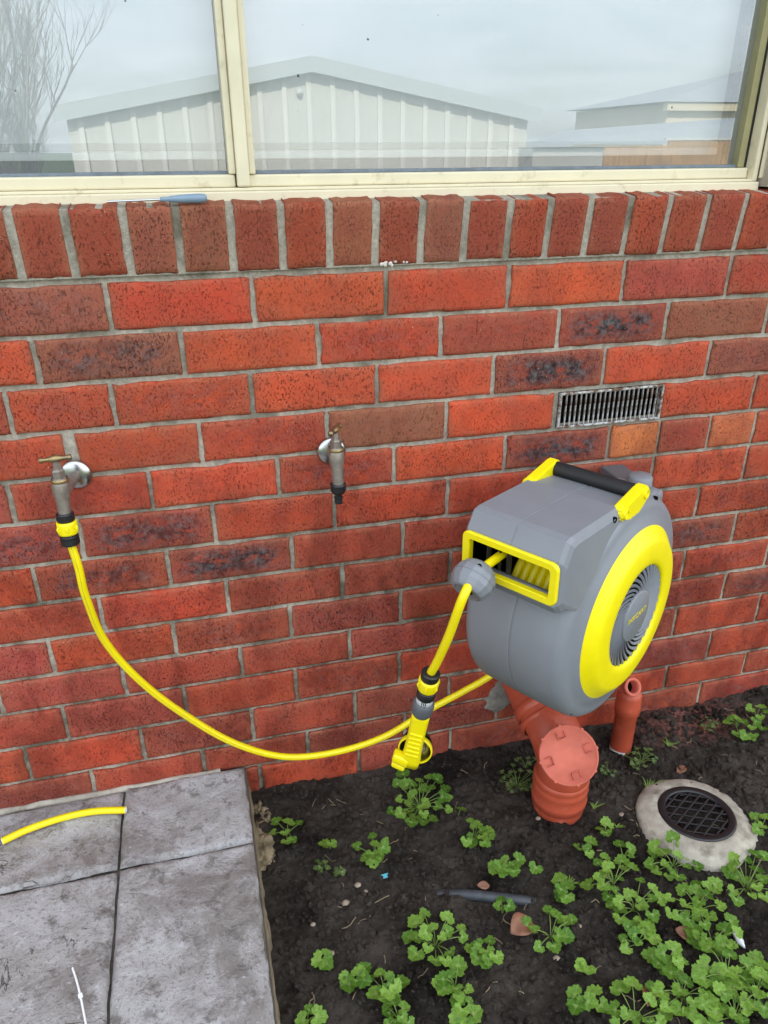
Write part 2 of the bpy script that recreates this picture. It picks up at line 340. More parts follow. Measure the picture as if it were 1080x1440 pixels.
def soil_material():
    m = bpy.data.materials.new('soil'); m.use_nodes = True; t = m.node_tree; L = t.links.new; b = t.nodes['Principled BSDF']
    tcn = t.nodes.new('ShaderNodeTexCoord')
    def nz(s, d=6): n = N(t, 'ShaderNodeTexNoise', Scale=s, Detail=d, Roughness=.65); L(tcn.outputs['Object'], n.inputs['Vector']); return n.outputs['Fac']
    def rg(v, a, c, lo=0., hi=1.):
        r = N(t, 'ShaderNodeMapRange'); L(v, r.inputs[0]); r.inputs[1].default_value=a; r.inputs[2].default_value=c; r.inputs[3].default_value=lo; r.inputs[4].default_value=hi; return r.outputs[0]
    def mix(f, A, B):
        x = N(t, 'ShaderNodeMix', data_type='RGBA'); L(f, x.inputs['Factor'])
        for q, nm in ((A,'A'),(B,'B')):
            if isinstance(q, tuple): x.inputs[nm].default_value = q
            else: L(q, x.inputs[nm])
        return x.outputs['Result']
    c = mix(rg(nz(7), .38, .65), (.020,.0165,.014,1), (.072,.060,.050,1))
    c = mix(rg(nz(120), .55, .75), c, (.12,.098,.080,1))
    c = mix(rg(nz(500, 2), .70, .76), c, (.22,.19,.16,1))
    at_ = N(t, 'ShaderNodeAttribute', attribute_name='stain'); f = N(t, 'ShaderNodeMath', operation='MULTIPLY'); L(at_.outputs['Fac'], f.inputs[0]); L(rg(nz(90), .4, .6), f.inputs[1])
    c = mix(f.outputs[0], c, (.26,.105,.085,1))
    L(c, b.inputs['Base Color']); b.inputs['Roughness'].default_value = .92; b.inputs['Specular IOR Level'].default_value = .06
    ad = N(t, 'ShaderNodeMath', operation='ADD'); L(nz(160), ad.inputs[0]); L(nz(600, 3), ad.inputs[1])
    u = N(t, 'ShaderNodeBump', Strength=1.0, Distance=.004); L(ad.outputs[0], u.inputs['Height']); L(u.outputs[0], b.inputs['Normal'])
    return m
M['soil'] = soil_material()
M['lawn'] = mat('lawn', (.06,.10,.03), .9, var=.35, vscale=3)

# ------------------------------------------------------------------ ground
GZ = -1.195
def soil_h(x, y):
    h = .018*fbm(x, y, 0, 3, 5.0) + .015*fbm(x, y, 3, 4, 24.0) + .009*fbm(x, y, 9, 2, 80.0)
    h += .022*math.exp(-max(0, -y)/.05)*(.5+.5*noise.noise(Vector((x*9, 0, 4))))      # heaped against the wall
    h += .02*max(0, min(1, (x-.55)/.5))
    return GZ + h
def grid(name, x0, x1, y0, y1, step, zf, mat_, attr=None):
    nx = int((x1-x0)/step); ny = int((y1-y0)/step); v = []; f = []; at_ = []
    for j in range(ny+1):
        y = y0+(y1-y0)*j/ny
        for i in range(nx+1):
            x = x0+(x1-x0)*i/nx; v.append((x, y, zf(x, y)))
            if attr: at_.append(attr(x, y))
    for j in range(ny):
        for i in range(nx):
            a = j*(nx+1)+i; f.append((a, a+1, a+nx+2, a+nx+1))
    me = bpy.data.meshes.new(name); me.from_pydata(v, [], f); me.polygons.foreach_set('use_smooth', [True]*len(f))
    if attr:
        A = me.attributes.new('stain', 'FLOAT', 'POINT'); A.data.foreach_set('value', at_)
    return link(name, me, mat_)
def stain(x, y): return max(0, 1-((x-.80)/.22)**2-((y+.06)/.09)**2)
soil = tag(grid('soil_bed', -.42, 1.46, -.98, .02, .0052, soil_h, M['soil'], stain), kind='structure')
mb = MB(); mb.add([(-300,-300,-1.26),(300,-300,-1.26),(300,300,-1.26),(-300,300,-1.26)], [(0,1,2,3)])
tag(mb.build('ground', M['lawn'], fix=False), kind='structure')
mb = MB(); mb.box(-.42, 3.0, -2.6, -.98, -1.3, -1.215); tag(mb.build('garden_soil', M['soil']), kind='structure')
# clods: loose crumbs of earth nobody could count
mb = MB(); random.seed(11)
ico = bmesh.new(); bmesh.ops.create_icosphere(ico, subdivisions=1, radius=1); ico.verts.index_update()
IV = [v.co.copy() for v in ico.verts]; IF = [[v.index for v in f.verts] for f in ico.faces]; ico.free()
ico = bmesh.new(); bmesh.ops.create_icosphere(ico, subdivisions=2, radius=1); ico.verts.index_update()
IV2 = [v.co.copy() for v in ico.verts]; IF2 = [[v.index for v in f.verts] for f in ico.faces]; ico.free()
for i in range(16000):
    x = random.uniform(-.34, 1.4); y = random.uniform(-.9, -.01); r = .0016+.0085*random.random()**5
    q = Vector((x, y, soil_h(x, y)+r*.2)); R = Euler((random.random()*6, random.random()*6, random.random()*6)).to_matrix()
    k = Vector((random.uniform(.7,1.4), random.uniform(.7,1.3), random.uniform(.6,1.)))
    mb.add([q+R @ Vector((v.x*k.x*r*random.uniform(.75,1.2), v.y*k.y*r, v.z*k.z*r)) for v in IV], IF)
for i in range(420):
    x = random.uniform(-.34, 1.3); y = random.uniform(-.9, -.02); r = random.uniform(.006,.013)
    q = Vector((x, y, soil_h(x, y)-r*.15)); sd_ = random.random()*50
    mb.add([q+Vector((v.x*r*1.2, v.y*r, v.z*r*.75))*(1+.5*noise.noise(v*1.5+Vector((sd_,0,0)))) for v in IV2], IF2)
tag(mb.build('soil_crumbs', M['soil'], fix=False), 'loose crumbs of dark earth lying over the garden bed', 'soil', kind='stuff')

# ------------------------------------------------------------------ the house
house = tag(empty('brick_house', (0, 0, GZ)), 'red brick house with a cream framed window above a brick sill', 'house')
def H(o): o.parent = house; o.matrix_parent_inverse = Matrix.Translation((0, 0, -GZ)); return o
ZO = [-0.0018,-0.0025,-0.0005,0.0002,0.0004,0.0027,-0.0009,0.0005,0.0018,0.0023,0.0062,0.0001,-0.0075,0.0011,-0.0021,0]
JZ = [-k*.08532+ZO[k] for k in range(16)]
PP = {1:[(152,432),(356,421),(543,413),(716,403),(878,393),(1027,387)],
 2:[(49,507),(257,498),(448,487),(621,475),(787,460),(939,451)],
 3:[(12,582),(159,570),(355,560),(531,544),(695,530),(851,514),(998,502)],
 4:[(96,618),(282,620),(461,600),(628,592),(781,578),(928,568),(1060,557)],
 5:[(14,707),(212,690),(392,672),(555,655),(711,637),(857,622),(926,620),(998,608),(1062,599)],
 6:[(113,760),(301,736),(471,716),(919,658),(1050,649)], 7:[(50,824),(237,800),(411,777),(567,757),(983,701)],
 8:[(142,862),(320,840),(482,817),(1034,742)], 9:[(72,927),(246,900),(409,872),(564,850),(962,793),(1079,785)],
 10:[(2,997),(175,960),(340,932),(492,907),(1019,826)], 11:[(92,1020),(261,990),(417,967),(562,942),(950,877),(1066,860)],
 12:[(39,1077),(201,1050),(356,1022),(500,995),(632,972),(998,908)], 13:[(285,1062),(433,1045),(570,1022),(937,953),(1048,932)],
 14:[(367,1097),(505,1065),(634,1040),(984,978)]}
XL, XR = -1.32, 1.52
RED=(.455,.060,.026); BRI=(.57,.080,.030); DUL=(.36,.060,.033); BRN=(.25,.090,.052); PUR=(.38,.060,.046); ORA=(.56,.185,.062); DRK=(.27,.054,.036)
CODE = {(1,70):(BRN,.25),(1,250):(RED,.0),(1,450):(BRI,0),(1,630):(RED,0),(1,800):(BRI,0),(1,950):(PUR,.1),(1,1060):(DUL,0),
 (2,20):(BRI,0),(2,150):(BRN,.55),(2,350):(BRI,.05),(2,530):(RED,.2),(2,700):(DUL,.15),(2,860):(DRK,1.0),(2,1010):(BRN,.1),
 (3,5):(DUL,0),(3,85):(RED,.2),(3,255):(RED,.25),(3,440):(BRI,.05),(3,610):(BRI,0),(3,770):(DRK,.85),(3,920):(BRI,0),(3,1050):(BRN,.2),
 (4,45):(RED,.1),(4,190):(RED,.1),(4,370):(RED,.2),(4,545):(BRN,.1),(4,700):(BRI,0),(4,990):(BRI,.05),(4,1075):(RED,0),
 (5,110):(RED,.2),(5,300):(BRI,0),(5,470):(RED,.35),(5,630):(BRI,0),(5,785):(DRK,1.0),(5,890):(ORA,0),(5,960):(DUL,.1),(5,1030):(ORA,0),(5,1078):(RED,0),
 (6,50):(PUR,.5),(6,205):(DUL,.65),(6,390):(RED,.1),(6,560):(RED,0),(6,980):(BRI,.1),(6,1070):(RED,0),
 (7,20):(RED,0),(7,145):(DUL,.55),(7,320):(DRK,.8),(7,490):(DUL,.1),(7,1040):(RED,.2),(7,950):(RED,.1),
 (8,60):(RED,.1),(8,230):(RED,.1),(8,400):(DUL,.15),(8,970):(DRK,.5),(8,1060):(RED,.2),(9,30):(PUR,0),(9,1020):(RED,.25),(10,1060):(DRK,.5),(10,960):(DUL,.3),
 (12,960):(DRK,.3),(11,1010):(RED,.1),(13,990):(RED,0),(14,440):(BRI,0),(13,360):(DUL,0)}
vx0,vx1=at(783,600,0).x,at(926,592,0).x; vz0,vz1=JZ[4]+.004,JZ[3]-.005
def mortar_mesh():
    v=[]; f=[]; x0,x1,z0,z1 = XL-.1, XR+.1, -1.34, .02; st=.0085; nx=int((x1-x0)/st); nz_=int((z1-z0)/st)
    for j in range(nz_+1):
        for i in range(nx+1):
            x=x0+(x1-x0)*i/nx; z=z0+(z1-z0)*j/nz_; v.append((x, .0065+.0025*fbm(x,z,1,3,60)+.0012*fbm(x,z,5,2,12), z))
    for j in range(nz_):
        for i in range(nx):
            a=j*(nx+1)+i
            xm_=x0+(x1-x0)*(i+.5)/nx; zm_=z0+(z1-z0)*(j+.5)/nz_
            if vx0+.006<xm_<vx1-.006 and vz0+.006<zm_<vz1-.006: continue
            f.append((a,a+1,a+nx+2,a+nx+1))
    me=bpy.data.meshes.new('wall'); me.from_pydata(v,[],f); me.polygons.foreach_set('use_smooth',[True]*len(f)); return me
wall = H(link('wall', mortar_mesh(), M['mortar']))
def brick_mesh(wx, hz, dep, seed, nx=10, nz_=4):
    """front faces -Y, origin at the middle of the front face; rounded, slightly torn arris"""
    rnd = random.Random(seed); me = bpy.data.meshes.new('brick'); v=[]; f=[]; ea=[]; ca=[]
    us=[0,.012,.045]+[.045+(.91)*i/(nx-4) for i in range(1,nx-4)]+[.955,.988,1]
    ws=[0,.03,.11,.36,.64,.89,.97,1]
    for j,w_ in enumerate(ws):
        for i,u in enumerate(us):
            x=(u-.5)*wx; z=(w_-.5)*hz; y=rnd.uniform(-.0003,.0003)
            du=min(u,1-u)*wx; dw=min(w_,1-w_)*hz; d=min(du,dw)
            if d<1e-6: y=.0032+rnd.uniform(0,.0022); 
            elif d<.0035: y=.0007+rnd.uniform(0,.0006)
            if du<1e-6: x+=rnd.uniform(-.0012,.0012)
            if dw<1e-6: z+=rnd.uniform(-.0013,.0013)-(math.copysign(rnd.uniform(0,.0035),z) if rnd.random()<.12 else 0)
            if du<1e-6 and rnd.random()<.12: x-=math.copysign(rnd.uniform(0,.004),x)
            v.append((x,y,z)); ea.append(max(0,1-d/.014)); ca.append(max(0,min(1,(du/.05)))*max(0,min(1,dw/.018)))
    n=len(us); m_=len(ws)
    for j in range(m_-1):
        for i in range(n-1): a=j*n+i; f.append((a,a+1,a+n+1,a+n))
    ring=[i for i in range(n)]+[j*n+n-1 for j in range(1,m_)]+[(m_-1)*n+i for i in range(n-2,-1,-1)]+[j*n for j in range(m_-2,0,-1)]
    b=len(v)
    for r in ring: v.append((v[r][0],dep,v[r][2])); ea.append(1); ca.append(0)
    for k in range(len(ring)): k2=(k+1)%len(ring); f.append((ring[k],b+k,b+k2,ring[k2]))
    me.from_pydata(v,[],f)
    for nm,dat in (('edge',ea),('core',ca)): me.attributes.new(nm,'FLOAT','POINT').data.foreach_set('value',dat)
    me.polygons.foreach_set('use_smooth',[True]*((n-1)*(m_-1))+[False]*len(ring)); me.update()
    return me
def put_brick(x0,x1,z0,z1,col,burn,seed,rot=None,pos=None,dep=.1):
    r=random.Random(seed*13+5)
    o=link('brick', brick_mesh(x1-x0, z1-z0, dep, seed), M['brick'], wall)
    o.location=pos if pos else ((x0+x1)/2, r.uniform(-.0015,.0012), (z0+z1)/2)
    o.rotation_euler=rot if rot else (r.uniform(-.006,.006), r.uniform(-.004,.004), r.uniform(-.004,.004))
    o.color=(*[c*r.uniform(.9,1.1) for c in col], burn)
    return o
seed=0
PAL=[(RED,0),(RED,.1),(DUL,.1),(DUL,0),(PUR,.1),(DUL,.3),(RED,.05),(DRK,.2)]
for c in range(1,15):
    xs=sorted(at(x,y,0).x for x,y in PP[c])
    while xs[0]>XL: xs.insert(0,xs[0]-.24)
    while xs[-1]<XR: xs.append(xs[-1]+.24)
    full=[xs[0]]
    for a in xs[1:]:
        k=round((a-full[-1])/.24) if a-full[-1]>.33 else 1; p0=full[-1]
        for i in range(1,k+1): full.append(p0+(a-p0)*i/k)
    z1,z0=JZ[c-1]-.0043,JZ[c]+.0043
    for a,b_ in zip(full,full[1:]):
        a=max(a,XL); b_=min(b_,XR)
        if b_-a<.04: continue
        xm=(a+b_)/2; zm=(z0+z1)/2
        if c==4 and .34<xm<.60: continue                       # the vent fills this place
        seed+=1; col,burn=random.Random(seed).choice(PAL)
        d=CR.transposed() @ (Vector((xm,0,zm))-CAM); px=540+F*d.x/-d.z
        for (cc,x),vv in CODE.items():
            d2=at(x,720+F*(-d.y/-d.z),0) if cc==c else None
            if d2 is not None and a<d2.x<b_: col,burn=vv
        ga=.0042; gb=.0042
        if c==4 and abs(a-at(96,618,0).x)<.01: ga=.011
        if c==4 and abs(b_-at(96,618,0).x)<.01: gb=.011
        put_brick(a+ga,b_-gb,z0,z1,col,burn,seed)
sp=MB(); rs_=random.Random(8)
for i in range(26):
    q=at(rs_.uniform(534,572),rs_.gauss(367,4.5),-.004); blob_r=rs_.uniform(.001,.0035)
    sp.lathe([(.0001,.0006),(blob_r,.0003),(blob_r*1.2,-.001)],7,along((q.x,-.0052,q.z),(0,-1,0)))
H(sp.build('paint_splash',mat('pale_splash',(.62,.56,.50),.9)))
# sill: bricks on edge, leaning out
SX=[at(x,y,-.02).x for x,y in [(8,296),(88,294),(170,292),(245,289),(322,287),(395,284),(463,281),(530,279),(596,277),(659,275),(722,273),(779,271),(836,270),(893,268),(948,267),(1003,266),(1056,264)]]
while SX[0]>XL: SX.insert(0,SX[0]-.0835)
while SX[-1]<.80: SX.append(SX[-1]+.083)
TILT=rad(7)
mbm=MB(); mbm.add([(SX[0]-.02,.0,0),(SX[-1]+.02,.0,0),(SX[-1]+.02,.0,.106),(SX[0]-.02,.0,.106),(SX[0]-.02,.13,.106),(SX[-1]+.02,.13,.106)],[(0,1,2,3),(3,2,5,4)])
sm=mbm.build('sill_mortar',M['mortar'],fix=False); H(sm); sm.location=(0,-.001,.004); sm.rotation_euler=(TILT,0,0)
SC=[DUL,DUL,BRN,BRN,DUL,RED,BRN,DUL,BRN,DUL,RED,DUL,DUL,RED,DUL,DUL]
k0=min(range(len(SX)),key=lambda i:abs(SX[i]-at(8,296,-.02).x))
for i in range(len(SX)-1):
    a,b_=SX[i]+.0065,SX[i+1]-.0065; j=i-k0; seed+=1
    col=SC[j%16] if 0<=j<16 else random.Random(seed).choice([RED,DUL,BRN])
    col=(col[0]*.72,col[1]*.92,col[2]*.9) if col is not BRN else col
    r=random.Random(seed); ly=-.004+r.uniform(-.002,.002)
    q=Matrix.Rotation(TILT,3,'X') @ Vector((0,ly,.055)); zz=.006+.012*max(0,min(1,(a+.62)/1.3))*0
    put_brick(a,b_,0,.105+r.uniform(-.002,.003),col,.12 if col is BRN else .05,seed,rot=(TILT+r.uniform(-.01,.01),r.uniform(-.008,.008),r.uniform(-.006,.006)),pos=((a+b_)/2,q.y-.001,q.z+.004),dep=.13)
# brickwork right of the window
WR=at(1072,258,.02).x
c=0; z=.0045
while z<1.25:
    x=WR+.006+(0 if c%2 else -.0)
    first=True
    while x<XR:
        L_=.11 if (first and c%2) else .23; seed+=1; col,burn=random.Random(seed).choice(PAL)
        zlo=z if (x>SX[-1]+.01) else max(z,.122)
        if (z+.076)-zlo>.02: put_brick(x,min(x+L_,XR),zlo,z+.0755,col,burn,seed)
        x+=L_+.01; first=False
    z+=.0855; c+=1
mb=MB(); mb.add([(WR,.004,.12),(XR+.1,.004,.12),(XR+.1,.004,1.3),(WR,.004,1.3),(WR,.16,1.3),(WR,.16,.12)],[(0,1,2,3),(0,3,4,5)])
mb.add([(SX[-1],.0045,0),(XR+.1,.0045,0),(XR+.1,.0045,.12),(SX[-1],.0045,.12)],[(0,1,2,3)])
H(mb.build('reveal_mortar',M['mortar'],fix=False))
# rest of the shell, above and beside the view
WT=1.28
shell=mat('brickwork_far',(.30,.075,.05),.9,var=.3,vscale=6)
mb=MB(); mb.box(XL-2.6,XL-.1,0,.11,-1.4,1.45); mb.box(XR+.1,6.2,0,.11,-1.4,1.45); mb.box(XL-.1,XR+.1,.002,.11,WT+.02,1.45); mb.box(-3.9,-3.8,.11,7.4,-1.4,1.45); mb.box(6.1,6.2,.11,7.4,-1.4,1.45); mb.box(-3.9,6.2,7.4,7.5,-1.4,1.45)
H(mb.build('outer_wall',shell))
mb=MB(); mb.box(-4.3,6.6,-.26,.0,1.42,1.46); H(mb.build('soffit',M['cream']))
mb=MB(); mb.box(-4.3,6.6,-.31,-.26,1.40,1.58); H(mb.build('fascia',M['cream']))
mb=MB(); mb.prism([(-.34,1.58),(3.75,3.25),(8.0,1.56),(8.0,1.62),(3.75,3.33),(-.34,1.64)],-4.4,6.7); H(mb.build('roof',mat('roof_tile',(.16,.08,.06),.8,var=.2,vscale=8)))
# room behind the window
mb=MB(); mb.add([(-1.6,.5,-.8),(1.6,.5,-.8),(1.6,3.2,-.8),(-1.6,3.2,-.8),(-1.6,.5,1.3),(1.6,.5,1.3),(1.6,3.2,1.3),(-1.6,3.2,1.3)],[(0,1,2,3),(4,7,6,5),(2,6,7,3),(1,5,6,2),(0,3,7,4)])
mb.add([(-1.6,.2,-.8),(1.6,.2,-.8),(1.6,.2,.06),(-1.6,.2,.06)],[(0,1,2,3)])
mb.add([(-1.6,.2,-.8),(-1.6,.5,-.8),(-1.6,.5,1.3),(-1.6,.2,1.3)],[(0,1,2,3)]); mb.add([(1.6,.2,-.8),(1.6,.5,-.8),(1.6,.5,1.3),(1.6,.2,1.3)],[(0,1,2,3)]); mb.add([(-1.6,.2,1.3),(1.6,.2,1.3),(1.6,.5,1.3),(-1.6,.5,1.3)],[(0,1,2,3)])
H(mb.build('room',M['room'],fix=False))

# ---- window
win=H(empty('window',(0,.05,.12)))
win.location=(0,.05,.12)
def W(o): o.parent=win; o.matrix_parent_inverse=Matrix.Translation((0,-.05,-.12)); return o
FY=.035
ML=at(322,243,FY).x; MR=at(360,243,FY).x; JR=at(1051,234,FY+.01).x
WL=-1.32
def bar(name,x0,x1,y0,y1,z0,z1,m,c=.0025): return W(MB().bbox(x0,x1,y0,y1,z0,z1,c).build(name,m))
bar('sub_sill',WL,WR-.004,FY-.012,.12,.112,.1285,M['cream'])
bar('track',WL,WR-.006,FY-.004,.12,.1287,.1335,M['cream'],.0012)
bar('bottom_rail',WL,ML+.010,FY+.006,.085,.1337,.1535,M['cream'],.003)
bar('bottom_rail',MR-.014,JR+.004,FY+.010,.085,.1337,.1530,M['cream'],.003)
bar('mullion',ML+.012,MR-.011,FY-.006,.10,.1345,WT,M['cream'],.003)
bar('mullion_lip',ML,ML+.0115,FY+.004,.09,.154,WT,M['cream'],.002)
bar('mullion_lip',MR-.0105,MR,FY+.006,.09,.1535,WT,M['cream'],.002)
bar('jamb',JR+.005,WR-.006,FY-.006,.12,.129,WT,M['cream'],.003)
bar('jamb_lip',JR+.016,JR+.026,FY-.012,FY-.007,.135,WT,M['cream'],.001)
bar('olive_seal',JR-.016,JR-.002,FY+.018,.09,.154,WT,M['olive'],.001)
bar('dark_gap',JR-.002,JR+.005,FY+.02,.09,.154,WT,M['black'],.0005)
bar('top_rail',WL,WR-.006,FY,.12,WT-.03,WT+.02,M['cream'])
for dx in (0,.0165,.033): bar('drain_slot',at(994,253,FY).x+dx,at(994,253,FY).x+dx+.0095,FY+.0035,FY+.0065,.1300,.1322,M['black'],.0003)
GY=.07
for x0,x1,nm in ((WL,ML+.002,'pane'),(MR-.002,JR-.001,'pane')):
    W(MB().add([(x0,GY,.15),(x1,GY,.15),(x1,GY,WT),(x0,GY,WT)],[(0,1,2,3)]).build(nm,M['glass'],fix=False))
for x0,x1 in ((WL,ML),(MR,JR-.016)): bar('gasket',x0,x1,GY-.012,GY-.002,.1532,.1585,M['gasket'],.001)
BY=.135
BZ=at(540,222,BY).z; BX=at(1024,110,BY).x
print('blind bottom',BZ,BX)
W(MB().add([(WL,BY,BZ+.012),(BX,BY,BZ+.012),(BX,BY,WT),(WL,BY,WT)],[(0,1,2,3)]).build('blind',M['blind'],fix=False))
bar('blind_rail',WL,BX,BY-.006,BY+.004,BZ,BZ+.0125,M['blind'],.002)
bar('blind_hem',WL,BX,BY-.0035,BY-.0005,BZ+.0145,BZ+.026,M['rail'],.001)
bar('reveal',JR+.06,JR+.08,.125,.5,.06,WT,M['reveal'])
bar('inner_sill',WL,JR+.06,.125,.30,.10,.118,M['room'])

# ---- air vent in the fourth course
vent=H(empty('air_vent',(vx0,0,vz0))); vent.location=(vx0,0,vz0)
vw,vh=vx1-vx0,vz1-vz0
for x0,x1,z0,z1 in ((0,.005,0,vh),(vw-.005,vw,0,vh),(.005,vw-.005,0,.0045),(.005,vw-.005,vh-.0045,vh)):
    MB().bbox(x0,x1,-.003,.012,z0,z1,.001).build('vent_frame',M['zinc'],vent)
nb=20
vb=None
for i in range(nb):
    me=MB().bbox(-.0014,.0014,-.002,.0022,.0047,vh-.0047,.0006,seg=1).mesh('vent_bar') if vb is None else vb
    vb=me; o=link('vent_bar',me,M['zinc'] if i==0 else None,vent); o.location=(.005+(vw-.010)*(i+1)/(nb+1),0,0); o.rotation_euler=(0,0,random.uniform(-.1,.1))
MB().add([(0,.06,0),(vw,.06,0),(vw,.06,vh),(0,.06,vh),(0,.003,0),(vw,.003,0),(vw,.003,vh),(0,.003,vh)],[(0,1,2,3),(4,5,1,0),(5,6,2,1),(6,7,3,2),(7,4,0,3)]).build('vent_duct',M['dark'],vent,fix=False)
# mortar patches where the pipe and the tap enter the wall
def blob(mbx,c,rx,ry,rz,seed,sub=3,rough=.25):
    bm=bmesh.new(); bmesh.ops.create_icosphere(bm,subdivisions=sub,radius=1); bm.verts.index_update(); rs=seed*3.7
    vs_=[]
    for v in bm.verts:
        k=1+rough*fbm(v.co.x+rs,v.co.y,v.co.z,3,2.2); vs_.append((c[0]+v.co.x*rx*k,c[1]+v.co.y*ry*k,c[2]+v.co.z*rz*k))
    mbx.add(vs_,[[v.index for v in f.verts] for f in bm.faces],True); bm.free()
mb=MB(); q=at(694,985,0); blob(mb,(q.x+.014,.004,q.z+.018),.034,.007,.055,2,4,.3); blob(mb,(q.x+.012,.003,q.z-.012),.036,.008,.028,5,4,.3)
H(mb.build('mortar_patch',mat('patch_mortar',(.22,.205,.175),.95,var=.25,vscale=60,bump=.9,bscale=260)))

# ------------------------------------------------------------------ patio
patio=tag(empty('patio',(-.9,-.5,-1.09)),kind='structure')
def PZ(x,y): return -1.088+.010*(x+.37)*0
def A(o,par,loc): o.parent=par; o.matrix_parent_inverse=Matrix.Translation(-Vector(loc)); return o
PX=-.366
mb=MB(); mb.box(-3.5,PX+.004,-2.6,.0,-1.30,-1.104); A(mb.build('patio_base',M['groove']),patio,(-.9,-.5,-1.09))
def slab(x0,x1,y0,y1,seed):
    rs=seed*5.1; st=.0075; nx=max(8,int((x1-x0)/st)); ny=max(8,int((y1-y0)/st)); v=[]; f=[]
    for j in range(ny+1):
        for i in range(nx+1):
            x=x0+(x1-x0)*i/nx; y=y0+(y1-y0)*j/ny
            d=min(x-x0,x1-x,y-y0,y1-y); rnd_=math.sqrt(max(0,min(1,d/.0055)))
            # cleft slate relief: terraces
            t=fbm(x*1.0+rs,y*1.4,2,4,7.0); ter=math.floor(t*5)/5*.5+t*.5
            z=-1.0905+.010*ter+.0028*fbm(x,y,rs,3,60)-.009*(1-rnd_)
            wob=.002*noise.noise(Vector((x*30,y*30,seed)))
            v.append((x+wob,y+wob*.7,z))
    for j in range(ny):
        for i in range(nx): a=j*(nx+1)+i; f.append((a,a+1,a+nx+2,a+nx+1))
    me=bpy.data.meshes.new('slab'); me.from_pydata(v,[],f); me.polygons.foreach_set('use_smooth',[True]*len(f))
    return A(link('slab',me,M['slab']),patio,(-.9,-.5,-1.09))
JX=-.632
for k,(x0,x1,y0,y1) in enumerate([(JX+.0025,PX,-.2185,-.004),(JX+.0025,PX,-.72,-.2215),(-1.10,JX-.0025,-.2185,-.012),(-1.10,JX-.0025,-.72,-.2215),(JX+.0025,PX,-1.2,-.7235),(-1.10,JX-.0025,-1.2,-.7235),(-1.58,-1.106,-.218,-.02),(-1.58,-1.106,-.72,-.223)]): slab(x0,x1,y0,y1,k+1)
# crumbling edge towards the bed
v=[];f=[];ny=300;nz_=10
for j in range(ny+1):
    y=-1.5+1.5*j/ny
    for i in range(nz_+1):
        t=i/nz_; z=-1.0985-.125*t
        x=PX-.001+.012*t**.8+.006*fbm(y,z,0,3,30)*t+.014*max(0,fbm(y,z,7,3,14))*t**.5
        v.append((x,y,z))
for j in range(ny):
    for i in range(nz_): a=j*(nz_+1)+i; f.append((a,a+nz_+1,a+nz_+2,a+1))
me=bpy.data.meshes.new('edge'); me.from_pydata(v,[],f); me.polygons.foreach_set('use_smooth',[True]*len(f)); A(link('patio_edge',me,M['edgeconc']),patio,(-.9,-.5,-1.09))
mb=MB(); rr=random.Random(4)
for (x,y,s) in [(372,1130,.020),(378,1148,.018),(366,1165,.02),(375,1190,.028),(368,1180,.025),(370,1112,.012),(372,1215,.012),(366,1235,.01),(381,1203,.016)]:
    q=atz(x,y,GZ+.01); blob(mb,(q.x-.006,q.y,GZ-.002),s*.9,s*1.3,s*.6,rr.random()*9,4,1.1)
A(mb.build('footing_spill',M['edgeconc']),patio,(-.9,-.5,-1.09))
# bedding mortar along the wall
mb=MB(); pts=[Vector((x*.03,-.004+.004*noise.noise(Vector((x*.4,3,1))),-1.098+.004*noise.noise(Vector((x*.5,1,1))))) for x in range(-44,-13)]
mb.tube(pts,[.008+.004*noise.noise(Vector((i*.6,0,2))) for i in range(len(pts))],8); A(mb.build('mortar_fillet',M['conc']),patio,(-.9,-.5,-1.09))

